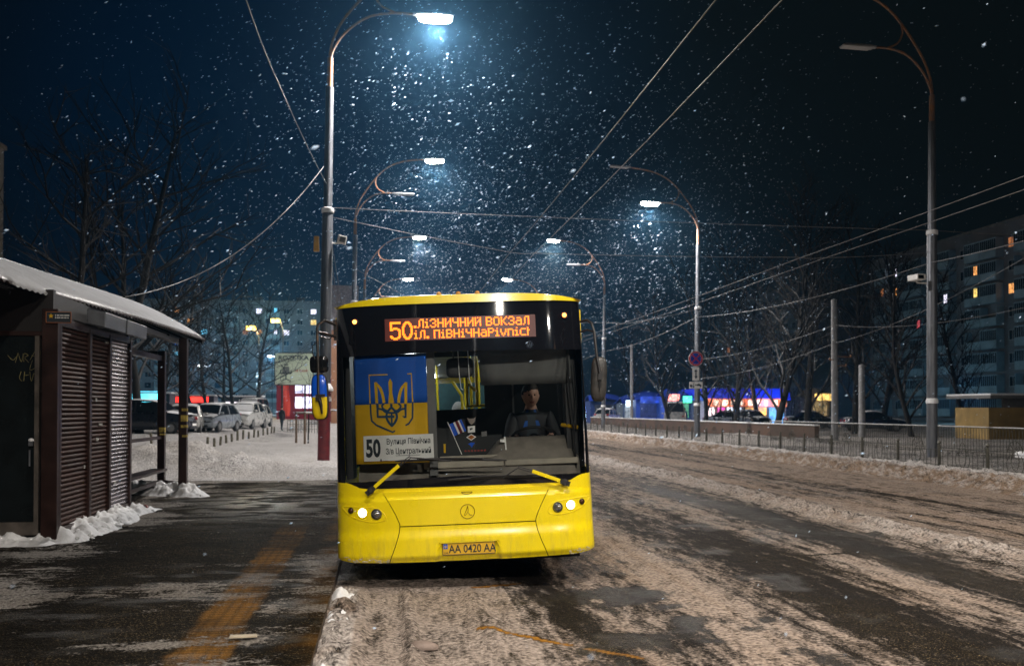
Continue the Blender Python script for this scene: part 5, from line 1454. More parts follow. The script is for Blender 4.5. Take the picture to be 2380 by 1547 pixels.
# litter
cn = thing('drink_can', 'crushed red drink can lying on the snow by the kiosk', 'can', (-3.80, 15.9, .15))
b = MB(); b.lathe([(.02, -.07), (.036, -.062), (.034, 0), (.037, .062), (.022, .07)], 14, (0, 0, .03), Matrix.Rotation(R(82), 3, 'X') @ Matrix.Rotation(R(15), 3, 'Z')); b.build('shell', mat('red_can', (.28, .03, .025), .35, .4), cn, smooth=40)
b = MB(); b.lathe([(.026, .068), (.026, .073)], 14, (0, 0, .03), Matrix.Rotation(R(82), 3, 'X')); b.build('lid', M['chrome'], cn)
pk = MB(); pk.box((0, 0, 0), (.20, .075, .012), Matrix.Rotation(R(4), 3, 'Z'), .92); o = pk.build('paper_scrap', mat('dirty_paper', (.45, .38, .28), .8), None, bevel=.003); o.location = (-1.0, 7.02, .125); tag(o, 'flat pale scrap lying on the tactile strip of the pavement', 'litter')
def stone(name, loc, r_, lab):
    k = MB(); sd = random.random() * 50
    def fn(d, p): 
        q = .75 + .5 * float(fbm(d[0] * 1.5 + sd, d[1] * 1.5 + d[2], 3, 3)); return (p[0] * q, p[1] * q, max(p[2] * q, -.01))
    k.ball((0, 0, 0), r_, 14, 9, fn); o = k.build(name, mat('frozen_slush', (.26, .20, .17), .7, var=.2, vs_=12, bump=.3), None, smooth=35); o.location = loc; tag(o, lab, 'ice')
x_, y_ = gz(985, 1503, .03); stone('ice_chunk', (x_, y_, .03), (.105, .07, .05), 'angular brown ice chunk lying in the tyre track before the bus')
# ================================================================== FENCE ALONG THE FAR SIDE
fn_ = thing('park_fence', 'low olive metal fence of fan shaped panels behind the ploughed snow bank', 'fence', (14.35, 11, .1))
FX = 14.35
def fence_panel(y0, y1, kind):
    b = MB(); zb, zt = .22, .74
    yc = (y0 + y1) / 2; w = (y1 - y0) / 2
    r_ = .011
    for z in (zb, zt - .14): b.tube([(0, y0, z), (0, y1, z)], r_, 4)
    if kind == 0:
        b.tube([(0, yc + .26 * math.cos(a), .66 + .26 * math.sin(a)) for a in np.linspace(0, math.pi, 11)], r_, 4)
        for a in np.linspace(.3, math.pi - .3, 6): b.tube([(0, yc + .07 * math.cos(a), .66 + .07 * math.sin(a)), (0, yc + .26 * math.cos(a), .66 + .26 * math.sin(a))], .008, 4)
        b.tube([(0, yc + .14 * math.cos(a), .46 + .22 * math.sin(a)) for a in np.linspace(0, 2 * math.pi, 13)], r_, 4, caps=False)
    else:
        b.tube([(0, yc + .15 * math.cos(a), .50 + .32 * math.sin(a)) for a in np.linspace(0, 2 * math.pi, 15)], r_, 4, caps=False)
    for s in (-1, 1):
        for k in (.42, .62, .84): b.tube([(0, yc + s * w * k, zb - .1), (0, yc + s * w * k, zt - .14)], .008, 4)
        b.tube([(0, yc + s * (.2 + .10 * math.sin(t * 3)), zb - .05 + t * .4) for t in np.linspace(0, 1, 7)], .008, 4)
    return b
yy = 11.0; k = 0
protos = [fence_panel(0, 2.0, 0), fence_panel(0, 2.0, 1)]
pm = [None, None]; postm = None
while yy < 108:
    kd = k % 2
    if pm[kd] is None:
        o = protos[kd].build('panel', M['fence'], fn_); pm[kd] = o
    else:
        o = pm[kd].copy(); COL.objects.link(o); o.parent = fn_
    o.location = (0, yy - 11, 0)
    if postm is None:
        b = MB(); b.lathe([(.042, -.2), (.042, .72), (.02, .74), (.05, .78), (.03, .83), (.005, .84)], 8); postm = b.build('post', M['fence'], fn_, smooth=40); o = postm
    else:
        o = postm.copy(); COL.objects.link(o); o.parent = fn_
    o.location = (0, yy - 11, 0)
    yy += 2.0; k += 1
# ---- picket railing and low wall behind it
pf = thing('picket_railing', 'thin dark picket railing behind the fan patterned fence', 'fence', (20.3, 14, .1))
b = MB()
for z in (.25, 1.02): b.tube([(0, 0, z), (0, 34, z)], .02, 4)
b.build('rail', M['fence'], pf)
b = MB(); y = 0
while y < 34: b.tube([(0, y, 0), (0, y, 1.02)], .010, 4); y += .16
o = b.build('picket', M['fence'], pf); o['kind'] = 'stuff'
b = MB(); b.b2((-.02, 0, 1.04), (.02, 34, 1.06)); b.build('snow_line', M['snow'], pf)
rw = thing('retaining_wall', 'low rust brown concrete wall with snow on top before the kiosks', 'wall', (21.5, 45, 0))
b = MB(); b.b2((-.12, 0, 0), (.12, 52, .92)); b.build('wall_face', mat('rust_brown_concrete', (.085, .045, .028), .85, vs_=.8, col2=(.045, .028, .02), thr=(.3, .6), bump=.2), rw)
b = MB(); b.b2((-.16, 0, .922), (.16, 52, .99)); b.build('snow_top', M['snow'], rw, bevel=.03)
bm_ = MB(); bm_.b2((0, 0, 0), (.15, 10, .18)); o = bm_.build('snowy_beam', M['snow'], None, bevel=.03); o.location = (17.2, 14, .42); tag(o, 'long snow covered beam lying behind the fence near the unlit lamp', 'beam')

# ================================================================== CARS
CP = {}
def paint(name, col): 
    if name not in CP: CP[name] = mat(name, col, .28, .2, var=.1, vs_=3, coat=.6)
    return CP[name]
M['taillamp'] = mat('red_tail_lamp', (.30, .01, .01), .2, var=.1)
M['carglass'] = mat('dark_car_glass', (.01, .012, .015), .08, var=.2)
def car(label, loc, rz, pm_, kind='sedan', snow=0.0, group='parked cars', tail_lit=False, scale=1.0):
    """front of the car towards local -y"""
    r0 = thing('parked_car', label, 'car', loc, rz, group); r0.scale = (scale,) * 3
    tall = {'sedan': 1.44, 'hatch': 1.52, 'suv': 1.66, 'van': 2.25}[kind]
    Lh = {'sedan': 2.25, 'hatch': 2.05, 'suv': 2.25, 'van': 2.6}[kind]
    hood = {'sedan': .92, 'hatch': .95, 'suv': 1.08, 'van': 1.15}[kind]
    w = {'sedan': .87, 'hatch': .87, 'suv': .92, 'van': .98}[kind]
    # lower body lofted along y
    st = [(-Lh, .45, hood * .62, .80), (-Lh + .06, .30, hood * .78, .92), (-Lh + .35, .24, hood * .90, .98), (-.95, .22, hood * 1.0, 1.0), (.9, .22, hood * 1.04, 1.0)]
    st += {'sedan': [(Lh - .6, .24, hood * 1.05, .99), (Lh - .1, .30, hood * 1.02, .94), (Lh, .45, hood * .8, .86)], 'hatch': [(Lh - .2, .26, hood * 1.08, .97), (Lh, .40, hood * .9, .88)], 'suv': [(Lh - .2, .28, hood * 1.06, .98), (Lh, .40, hood * .9, .90)], 'van': [(Lh - .05, .28, hood * 1.2, 1.0), (Lh, .36, hood * 1.1, .98)]}[kind]
    P = []
    for y, zb, zt, ww in st:
        x = w * ww
        P.append([(-x * .86, y, zb), (-x, y, zb + .16), (-x * 1.0, y, (zb + zt) / 2 + .05), (-x * .95, y, zt - .05), (-x * .82, y, zt), (0, y, zt + .03), (x * .82, y, zt), (x * .95, y, zt - .05), (x, y, (zb + zt) / 2 + .05), (x, y, zb + .16), (x * .86, y, zb)])
    b = MB(); b.grid(P, closev=True)
    for q in (0, len(P) - 1): b.add(P[q], [tuple(range(11)) if q == 0 else tuple(range(10, -1, -1))])
    # roof and pillars
    y0, y1, y2, y3 = {'sedan': (-1.15, -.45, .75, 1.55), 'hatch': (-1.2, -.5, 1.2, 1.85), 'suv': (-1.2, -.55, 1.45, 2.05), 'van': (-1.9, -1.3, 2.35, 2.5)}[kind]
    tp_, hb = tall, hood * 1.02
    P = []
    for y, z, ww in ((y1 - .02, tp_ - .06, .70), (y1 + .2, tp_, .72), ((y1 + y2) / 2, tp_ + .03, .74), (y2 - .1, tp_, .72), (y2 + .02, tp_ - .06, .70)):
        P.append([(-w * ww * 1.04, y, z - .05), (-w * ww * .9, y, z), (0, y, z + .03), (w * ww * .9, y, z), (w * ww * 1.04, y, z - .05)])
    b.grid(P)
    for s in (-1, 1):
        for (ya, yb) in ((y0, y1), (y3, y2), ((y0 + y3) / 2 + .05, (y1 + y2) / 2)):
            b.tube([(s * w * .90, ya, hb - .05), (s * w * .74, yb, tp_ - .05)], .04, 6)
    body_ = b.build('body', pm_, r0, smooth=45)
    g_ = MB()
    F_ = [(-w * .88, y0, hb), (w * .88, y0, hb), (w * .72, y1, tp_ - .05), (-w * .72, y1, tp_ - .05)]
    Rr = [(-w * .86, y3, hb), (w * .86, y3, hb), (w * .72, y2, tp_ - .05), (-w * .72, y2, tp_ - .05)]
    g_.add(F_, [(0, 1, 2, 3)]); o1 = g_.build('front_window', M['snow'] if snow > .8 else M['carglass'], r0)
    g_ = MB(); g_.add(Rr, [(3, 2, 1, 0)]); g_.build('rear_window', M['carglass'], r0)
    for s in (-1, 1):
        g_ = MB(); g_.add([(s * w * .885, y0, hb), (s * w * .865, y3, hb), (s * w * .72, y2, tp_ - .05), (s * w * .72, y1, tp_ - .05)], [(0, 1, 2, 3)]); g_.build('side_window', M['carglass'], r0)
        for yw in (-Lh + .85, Lh - .85):
            k = MB(); k.lathe([(.20, -.10), (.31, -.10), (.33, -.06), (.33, .06), (.31, .10), (.2, .10)], 18, (s * w * .90, yw, .32), Matrix.Rotation(R(90), 3, 'Y')); o = k.build('wheel', M['rubber'], r0, smooth=40)
            k = MB(); k.lathe([(.2, -.04), (.2, .105), (.06, .11)], 12, (s * w * .90, yw, .32), Matrix.Rotation(R(90 * s), 3, 'Y')); k.build('rim', M['grey'], o)
        k = MB(); rbox(k, (s * w * .70, -Lh + .14, hood * .74), (.34, .16, .15), p=3, nu=12, nv=8); k.build('headlight', M['lampglass'], r0, smooth=60)
        zt_ = hood * .86 if kind in ('sedan', 'van') else hood * 1.0
        k = MB(); rbox(k, (s * w * .72, Lh - .06, zt_), (.30, .14, .20), p=3, nu=12, nv=8); k.build('tail_light', glow('lit_tail', (1, .04, .02), 3.0) if tail_lit else M['taillamp'], r0, smooth=60)
        k = MB(); rbox(k, (s * (w + .08), y0 + .12, hb + .08), (.20, .10, .13), p=4, nu=10, nv=6); k.build('wing_mirror', pm_, r0, smooth=60)
    k = MB(); k.box((0, Lh + .005, .62), (.52, .02, .12)); k.box((0, -Lh - .005, .48), (.52, .02, .12)); k.build('licence_plate', M['white'], r0)
    k = MB(); k.box((0, -Lh + .0, .60), (.9, .05, .12)); k.box((0, -Lh + .02, .36), (1.1, .05, .12)); k.build('grille', M['plastic'], r0)
    if snow > 0:
        k = MB(); P = []
        for y, z, ww in ((y1 - .05, tp_ - .03, .70), (y1 + .2, tp_ + .05, .72), ((y1 + y2) / 2, tp_ + .09, .74), (y2 - .1, tp_ + .06, .72), (y2 + .05, tp_ - .02, .68)):
            P.append([(-w * ww, y, z - .03), (-w * ww * .8, y, z + .02), (0, y, z + .04), (w * ww * .8, y, z + .02), (w * ww, y, z - .03)])
        k.grid(P)
        P = []
        for y, z in ((-Lh + .18, hood * .88), (-Lh + .45, hood * .97), (-1.0, hood * 1.06), (y0 + .03, hood * 1.09)):
            P.append([(-w * .93, y, z - .03), (-w * .78, y, z + .02), (0, y, z + .05), (w * .78, y, z + .02), (w * .93, y, z - .03)])
        k.grid(P)
        if kind == 'sedan':
            P = [[(-w * .85, y, z), (0, y, z + .05), (w * .85, y, z)] for y, z in ((y3 - .02, hood * 1.08), (Lh - .4, hood * 1.1), (Lh - .05, hood * 1.05))]; k.grid(P)
        if snow > .8:
            for s in (-1, 1): k.grid([[(s * (w * .90 + .01), y0 + (y1 - y0) * t, hb + (tp_ - .05 - hb) * t), (s * (w * .80 - .08 * t + .02), y0 + .5 + (y1 - y0) * t, hb + (tp_ - .1 - hb) * t)] for t in (0, .5, 1)])
        k.build('snow_cover', M['snow'], r0, smooth=60)
    return r0
GY = 'cars parked in the snowy yard'
def onyard(px, py, Y): p = aty(px, py, Y); return (p.x, Y, hz(p.x, Y) - .03)
car('pale silver saloon parked tail first behind the bare shelter posts', onyard(432, 1003, 52), R(186), paint('silver', (.42, .41, .38)), 'sedan', .4, GY)
car('blue grey hatchback with clear windscreen parked beside the silver saloon', onyard(497, 992, 55), R(-14), paint('bluegrey', (.30, .34, .38)), 'hatch', .4, GY)
car('snow covered car with white windscreen facing the bus stop, first of the buried row', onyard(570, 993, 64), R(-8), paint('white', (.60, .60, .58)), 'suv', 1.0, GY)
car('snow covered car half hidden behind the first buried one', onyard(594, 985, 71), R(-6), paint('white', (.60, .60, .58)), 'hatch', 1.0, GY)
car('tall snow covered car farthest along the buried row', onyard(588, 975, 79), R(-6), paint('darkred', (.10, .03, .03)), 'van', 1.0, GY, scale=.92)
car('dark car in the shade left of the silver saloon', onyard(350, 1000, 50), R(80), paint('dark', (.012, .014, .02)), 'suv', .3, GY)
GS = 'cars parked before the lit shops'
def flat(px, py, Y): p = aty(px, py, Y); return (p.x, Y, .12)
car('car with a lit roof parked under the magenta poster of the shop', flat(1693, 975, 84), R(60), paint('steel', (.18, .22, .30)), 'sedan', .5, GS)
car('black hatchback parked before the orange shop door', flat(1744, 976, 85), R(20), paint('black', (.008, .008, .01)), 'hatch', .1, GS)
car('dark car standing before the small yellow kiosk', flat(1885, 976, 78), R(80), paint('black', (.008, .008, .01)), 'sedan', .1, GS)
car('dark saloon with frosty bonnet between the grey poles at the right', flat(2030, 985, 66), R(75), paint('navy', (.012, .016, .035)), 'sedan', .6, GS)
car('silver van parked between the blue tents and the signpost', flat(1567, 975, 88), R(165), paint('vansilver', (.36, .36, .36)), 'van', .3, GS)
car('small pale car beside the blue kiosk wall', flat(1412, 965, 98), R(150), paint('palegrey', (.40, .40, .40)), 'suv', .5, GS)

# ================================================================== YARD FURNITURE
bol = None
px_list = [(352, 1030), (482, 1040), (498, 1037), (512, 1034), (526, 1029), (539, 1026), (552, 1023), (565, 1020), (578, 1019), (590, 1016), (600, 1015), (612, 1011), (622, 1010), (631, 1006), (637, 1005)]
for i, (px, py) in enumerate(px_list):
    p = gt(px, py)
    if bol is None:
        b = MB(); b.lathe([(.055, -.2), (.05, .40), (.02, .41)], 10); b.lathe([(.055, .40), (.05, .44), (.015, .46)], 10)
        b = MB(); b.lathe([(.055, -.2), (.052, .42), (.02, .43)], 10); bol = b.build('bollard', mat('olive_bollard', (.16, .14, .09), .7, var=.3), None, smooth=40); o = bol
        tag(o, 'short olive post in the row edging the snowy yard', 'bollard', 'short posts edging the yard')
    else:
        o = bol.copy(); COL.objects.link(o)
    o.location = p; o.rotation_euler = (R(random.uniform(-4, 4)), R(random.uniform(-4, 4)), random.uniform(0, 6)); o.scale = (1, 1, random.uniform(.8, 1.1))
def stakes(px, py, label, n=3, h=1.5, w=1.5):
    p = gt(px, py); r0 = thing('tree_guard', label, 'tree guard', p, 0, 'wooden tree guards')
    for i in range(n):
        a = 2 * math.pi * i / n + .4; b = MB(); b.lathe([(.055, -.3), (.05, h)], 8, (w / 2 * math.cos(a), w / 2 * math.sin(a), 0)); b.build('stake', M['wood'], r0)
    b = MB()
    for i in range(n):
        a, c = 2 * math.pi * i / n + .4, 2 * math.pi * (i + 1) / n + .4
        b.tube([(w / 2 * math.cos(a), w / 2 * math.sin(a), h - .06), (w / 2 * math.cos(c), w / 2 * math.sin(c), h - .06)], .035, 6)
    b.build('rail', M['wood'], r0)
    b = MB()
    for i in range(n):
        a, c = 2 * math.pi * i / n + .4, 2 * math.pi * (i + 1) / n + .4
        b.tube([(w / 2 * math.cos(a), w / 2 * math.sin(a), h - .01), (w / 2 * math.cos(c), w / 2 * math.sin(c), h - .01)], .03, 6)
    b.build('snow_strip', M['snow'], r0)
    b = MB(); b.tube([(0, 0, -.2), (.03, .02, 1.5), (.06, -.03, 2.6), (.1, .02, 3.4)], [.035, .028, .018, .006], 6)
    for k in range(10):
        z = 1.6 + k * .17; a = random.uniform(0, 6.28); b.tube([(.03, 0, z), (.03 + .4 * math.cos(a), .4 * math.sin(a), z + .5), (.03 + .55 * math.cos(a), .55 * math.sin(a), z + .9)], [.012, .007, .002], 4)
    b.build('sapling', M['bark'], r0)
stakes(716, 1030, 'wooden stake guard round a sapling left of the near lamp foot', 3, 1.5, 1.5)
stakes(762, 1008, 'wooden stake guard just behind the near lamp foot', 3, 1.6, 1.6)
for (px, py, l_) in ((700, 945, 'dark thin stake guard far back in the yard, right one'), (668, 940, 'dark thin stake guard far back in the yard, left one')):
    stakes(px, py, l_, 4, 2.2, 2.6)
yf = thing('yard_fence', 'short low metal fence beside the walking person', 'fence', gt(668, 1003))
b = MB(); dxy = Vector((1.9, 1.2, 0))
for t in np.linspace(0, 1, 12): b.tube([dxy * t + Vector((0, 0, -.1)), dxy * t + Vector((0, 0, .8))], .022, 4)
for z in (.15, .5, .8): b.tube([Vector((0, 0, z)), dxy + Vector((0, 0, z))], .022, 4)
b.build('panel', M['fence'], yf)
# billboard
bp_ = aty(680, 893, 95)
bl = thing('billboard', 'pale billboard with an office chair on two legs before the red shop', 'billboard', (bp_.x, 95, 0))
b = MB(); b.b2((-1.72, 0, 4.15), (2.0, .18, 7.3)); b.build('panel', glow('dim_lit_poster', (.50, .58, .42), .22, base=(.42, .48, .38)), bl)
b = MB()
for p, q in (((-1.72, 4.15), (2.0, 4.15)), ((-1.72, 7.3), (2.0, 7.3)), ((-1.72, 4.15), (-1.72, 7.3)), ((2.0, 4.15), (2.0, 7.3))): b.tube([(p[0], -.02, p[1]), (q[0], -.02, q[1])], .06, 4)
b.build('frame', M['plastic'], bl)
b = MB(); V, F = text_mesh('ROZETKA', .58, .018, 'LEFT', 1.12); b.add([(-1.38 + x, -.012, 6.62 + z) for x, z in V], F); b.build('lettering', M['ink'], bl)
b = MB()
b.prism([(-.86, 6.05), (-.42, 6.05), (-.46, 6.22), (-.82, 6.22)], lambda x, z: (x, -.014, z), lambda x, z: (x, -.004, z)); b.prism([(-1.0, 5.35), (-.28, 5.35), (-.34, 5.95), (-.94, 5.95)], lambda x, z: (x, -.014, z), lambda x, z: (x, -.004, z))
b.build('chair_back', mat('grey_print', (.20, .22, .20), .7), bl)
b = MB()
for poly in ([(-1.12, 5.22), (-.16, 5.22), (-.16, 5.36), (-1.12, 5.36)], [(-.70, 4.75), (-.58, 4.75), (-.58, 5.22), (-.70, 5.22)], [(-1.15, 4.55), (-.64, 4.80), (-.12, 4.55), (-.2, 4.5), (-.64, 4.68), (-1.08, 4.5)], [(-1.2, 5.25), (-1.1, 5.25), (-1.1, 5.62), (-1.2, 5.62)], [(-.18, 5.25), (-.08, 5.25), (-.08, 5.62), (-.18, 5.62)]):
    b.prism(poly, lambda x, z: (x, -.016, z), lambda x, z: (x, -.004, z))
b.build('chair_base', M['ink'], bl)
b = MB(); V, F = text_mesh('та інше', .36, .01); b.add([(.18 + x, -.014, 5.45 + z) for x, z in V], F); b.build('red_lettering', mat('red_lettering', (.45, .06, .03), .6), bl)
b = MB()
for x in (-1.0, 1.2): b.tube([(x, .1, -.2), (x, .1, 4.2)], .10, 8)
b.build('leg', M['plastic'], bl)
# yellow yard lamps
for (px, py, Y, l_) in ((585, 762, 120, 'thin yard lamp with yellow head before the block of flats, lower one'), (642, 745, 130, 'thin yard lamp with yellow head before the block of flats, higher one')):
    p = aty(px, py, Y); r0 = thing('yard_lamp', l_, 'street lamp', (p.x, Y, 0), 0, 'yellow yard lamps')
    b = MB(); b.tube([(0.9, 0, -.2), (0.9, 0, p.z - 1.2), (.6, 0, p.z - .1), (0, 0, p.z)], .07, 6); b.build('pole', M['plastic'], r0)
    b = MB(); b.box((-.1, 0, p.z), (1.2, .4, .5)); o = b.build('lamp_head', glow('sodium_lamp', (1, .62, .08), 9), r0, bevel=.1)
    ld = bpy.data.lights.new('yard_light', 'POINT'); ld.energy = 2500; ld.color = (1, .75, .35); ld.shadow_soft_size = .3
    lo_ = bpy.data.objects.new('yard_light', ld); COL.objects.link(lo_); lo_.parent = r0; lo_.location = (-.1, -.6, p.z - .5)

for (px, py, Y, l_) in ((633, 828, 205, 'double headed white yard lamp just left of the billboard'), (470, 850, 205, 'white yard lamp added behind the bare trees to light the flats')):  # second lamp is added, hidden by trees, to light the flats' facade
    p = aty(px, py, Y); r0 = thing('yard_lamp', l_, 'street lamp', (p.x, Y, 0), 0, 'white yard lamps')
    b = MB(); b.tube([(0, 0, -.2), (0, 0, p.z)], .09, 6); b.tube([(-.6, 0, p.z), (.6, 0, p.z)], .06, 6); b.build('pole', M['plastic'], r0)
    for s in (-1, 1):
        b = MB(); b.box((s * .6, 0, p.z), (.7, .4, .4)); b.build('lamp_head', glow('white_yard_lamp', (.9, .95, 1), 8), r0, bevel=.08)
    ld = bpy.data.lights.new('yard_light', 'POINT'); ld.energy = 11000; ld.color = (.55, .85, 1.0); ld.shadow_soft_size = .4
    lo_ = bpy.data.objects.new('yard_light', ld); COL.objects.link(lo_); lo_.parent = r0; lo_.location = (0, .8, p.z)

for (x_, y_, l_) in ((64, 122, 'unseen courtyard lamp among the poplars lighting the tall flats'), (62, 96, 'unseen courtyard lamp lighting the balconies right of the unlit lamp')):  # unseen lamps added to light the facade of the tall flats
    r0 = thing('yard_lamp', l_, 'street lamp', (x_, y_, 0), 0, 'white yard lamps')
    b = MB(); b.tube([(0, 0, -.2), (0, 0, 4.2)], .07, 6); b.build('pole', M['plastic'], r0)
    b = MB(); b.lathe([(.05, 4.2), (.22, 4.25), (.26, 4.4), (.05, 4.5)], 12); b.build('lamp_head', M['plastic'], r0)
    ld = bpy.data.lights.new('yard_light', 'POINT'); ld.energy = 650; ld.color = (.35, .75, 1.0); ld.shadow_soft_size = .3
    lo_ = bpy.data.objects.new('yard_light', ld); COL.objects.link(lo_); lo_.parent = r0; lo_.location = (.4, 0, 4.0)

# pedestrian walking in the yard
p = gt(655, 1000)
def walker(label, loc, rz, cl, hm, h=1.0, bag=False):
    ch = [[((0, 0, .95), .125), ((0, 0, 1.12), .125), ((0, -.01, 1.32), .150), ((0, -.01, 1.44), .09), ((0, -.015, 1.50), .056), ((0, -.02, 1.56), .052)]]
    fg = []
    for s in (-1, 1):
        wr_ = Vector((s * .25, -.05 - s * .10, .86))
        ch.append([((0, -.01, 1.32), .150), ((s * .17, 0, 1.38), .080), ((s * .235, .0, 1.12), .062), (tuple(wr_), .042)])
        fg += hand(ch, wr_, Vector((0, -.1, -1)), Vector((-s, 0, 0)), 1, .5)
        ch.append([((0, 0, .95), .125), ((s * .09, -.03 * s, .86), .10), ((s * .10, -.10 * s, .50), .075), ((s * .10, -.12 * s + .06 * (s < 0), .10), .055), ((s * .10, -.13 * s - .13, .05), .045)])
    def dr_(c): return 0 if (c.z > 1.50) else (1 if c.z > .72 or abs(c.x) > .2 else 2)
    r0 = person('person', label, loc, rz, ch, fg, Vector((0, -.03, 1.665)), Matrix.Identity(3), ([M['skin'], cl, M['ink']], dr_), hm, h, fringe=.0)
    return r0
walker('person in a dark winter coat walking through the yard past the buried cars', (p.x, p.y, p.z - .02), R(150), M['coat'], M['hair'])
q = flat(1592, 975, 86)
walker('person in a blue jacket standing by the lit tent kiosk', q, R(200), M['blueshirt'], M['hair'])
q = flat(1715, 976, 86); walker('dark figure standing between the cars before the long shop', q, R(20), M['coat'], M['hair'])
# ================================================================== BLOCKS OF FLATS
M['panelwall'] = mat('pale_panel_wall', (.24, .24, .25), .85, var=.2, vs_=.25, bump=.1, bs=2)
M['balc'] = mat('painted_balcony', (.40, .52, .58), .7, var=.2, vs_=.6)
M['winframe'] = mat('white_window_frame', (.45, .47, .48), .6, var=.1)
WL = {'warm': litwindow('warm_lit_room', (1.0, .42, .12), 1.5), 'yellow': litwindow('yellow_lit_room', (1.0, .70, .18), 1.6), 'white': litwindow('white_lit_room', (.85, .82, 1.0), 2.2),
      'cyan': litwindow('cyan_lit_room', (.15, .65, 1.0), 2.0), 'blue': litwindow('blue_lit_room', (.03, .22, 1.0), 1.4), 'red': litwindow('pink_lit_room', (1.0, .12, .15), .8), 'dim': litwindow('dim_lit_room', (1.0, .35, .12), .5)}
def block(label, loc, rz, nb, bay, nf, fh, depth, pattern, lit, group=None, z0=.8):
    """facade towards local -y, bays along +x. pattern: string per bay w window, b balcony, . blank. lit: {(bay, floor): kind}"""
    root = thing('apartment_block', label, 'apartment block', loc, rz, group)
    Wd, Ht = nb * bay, nf * fh + z0
    b = MB(); b.b2((0, 0, -1), (Wd, depth, Ht + 1.2))
    for k in range(1, nf): b.b2((0, -.03, z0 + k * fh - .03), (Wd, 0, z0 + k * fh + .03))
    b.build('wall', M['panelwall'], root)
    b = MB(); b.b2((-.2, -.2, Ht + 1.2), (Wd + .2, depth + .2, Ht + 1.55))
    for k in range(6): b.b2((Wd * (k + .4) / 6, depth * .4, Ht + 1.5), (Wd * (k + .4) / 6 + 2, depth * .6, Ht + 3.0))
    b.build('roof', M['concrete'], root)
    rest = MB(); n = 0; nbal = 0; restb = MB()
    for f in range(nf - 1, -1, -1):
        for i in range(nb):
            c = pattern[i % len(pattern)]
            if c == '.': continue
            x = (i + .5) * bay; z = z0 + f * fh + .9
            kind = lit.get((i, f))
            m_ = WL[kind] if kind else M['darkglass']
            if c == 'w':
                w2, h = .75, 1.35
                if n < 95 or kind:
                    q = MB(); q.m = 0
                    for a in ((-w2, -.06, 0, w2, 0, .07), (-w2, -.06, h - .07, w2, 0, h), (-w2, -.06, 0, -w2 + .07, 0, h), (w2 - .07, -.06, 0, w2, 0, h), (-.03, -.06, 0, .03, 0, h)): q.b2((x + a[0], a[1], z + a[2]), (x + a[3], a[4], z + a[5]))
                    q.m = 1; q.b2((x - w2 + .07, -.03, z + .07), (x + w2 - .07, -.005, z + h - .07))
                    q.build('window', [M['winframe'], m_], root); n += 1
                else:
                    rest.b2((x - w2, -.03, z), (x + w2, -.005, z + h))
            else:
                q = MB() if nbal < 90 or kind else restb; hw = bay * .48; q.m = 0
                q.b2((x - hw, -1.1, z - .9), (x + hw, -.0, z - .75)); q.b2((x - hw, -1.12, z - .75), (x + hw, -1.06, z + .15))
                for s in (-1, 1): q.b2((x + s * hw - .04, -1.06, z - .75), (x + s * hw + .04, 0, z + 1.6))
                if (i * 7 + f * 3) % 5 != 0 or kind:
                    q.b2((x - hw, -1.1, z + 1.45), (x + hw, 0, z + 1.6))
                    for k in range(9): q.b2((x - hw + k * (2 * hw / 8) - .035, -1.11, z + .15), (x - hw + k * (2 * hw / 8) + .035, -1.05, z + 1.45))
                    if q is not restb:
                        q.m = 1; q.b2((x - hw + .04, -1.08, z + .16), (x + hw - .04, -1.07, z + 1.44))
                        if kind: q.m = 2; q.b2((x + hw * .25, -1.10, z + .2), (x + hw * .75, -1.085, z + 1.35))
                if q is not restb:
                    q.build('balcony', [M['balc'], M['darkglass'], m_], root); nbal += 1
    if rest.v: rest.build('window', M['darkglass'], root)['kind'] = 'stuff'
    if restb.v: restb.build('balcony', M['balc'], root)['kind'] = 'stuff'
    return root
# block beyond the yard
nb, bay, fh = 19, 3.4, 2.72
x0 = -81.0
def snap(px, py, Y, X0, z0=.8):
    p = aty(px, py, Y); return (int((p.x - X0) // bay), int((p.z - z0) // fh))
lit = {}
for (cx, cyy, k) in ((1210, 345, 'white'), (1510, 350, 'cyan'), (1975, 340, 'white'), (1985, 485, 'yellow'), (1200, 620, 'white'), (1345, 615, 'warm'), (1500, 630, 'white'), (1650, 630, 'white'), (1015, 610, 'dim'), (130, 310, 'warm'), (270, 460, 'warm'), (445, 570, 'cyan'), (135, 750, 'blue'), (135, 860, 'cyan')):
    lit[snap((420 + cx * .181) / 1.0756, (720 + cyy * .181) / 1.0756, 248, x0)] = k
block('long pale block of flats with a few lit windows beyond the parked cars', (x0, 248, 0), 0, nb, bay, 10, fh, 12, 'bwwwbwwbwwwwbww', lit | {(18, 9): 'white', (18, 8): 'yellow'}, 'blocks of flats')
# tall block on the right (its face looks back to the road)
LR = {}
def snapx(px, py):
    d = _ray(px, py); t = 79.0 / d[0]; return int((146 - d[1] * t) // bay), int((d[2] * t + CAM_H - .8) // 2.95)
for (cx, cyy, k) in ((950, 555, 'warm'), (1225, 665, 'warm'), (1040, 700, 'yellow'), (955, 740, 'yellow'), (945, 895, 'yellow'), (290, 545, 'white'), (290, 840, 'warm'), (285, 1130, 'blue'), (355, 1125, 'warm'), (495, 1105, 'red'), (215, 850, 'dim'), (1230, 465, 'dim'), (775, 900, 'white')):
    LR[snapx((2150 + cx * .2973) / 1.0756, (500 + cyy * .2973) / 1.0756)] = k
fh_r = 2.95
block('tall dark block of flats with balconies and orange windows at the right', (79.0, 146, 0), R(-90), 18, bay, 8, fh_r, 14, 'wbwbb', LR, 'blocks of flats')
block('farther block of flats behind the bare trees on the right', (84.0, 232, 0), R(-90), 14, 3.4, 9, 2.8, 14, 'wbwwb', {(3, 1): 'warm', (5, 1): 'warm', (8, 3): 'cyan', (2, 5): 'dim'}, 'blocks of flats')
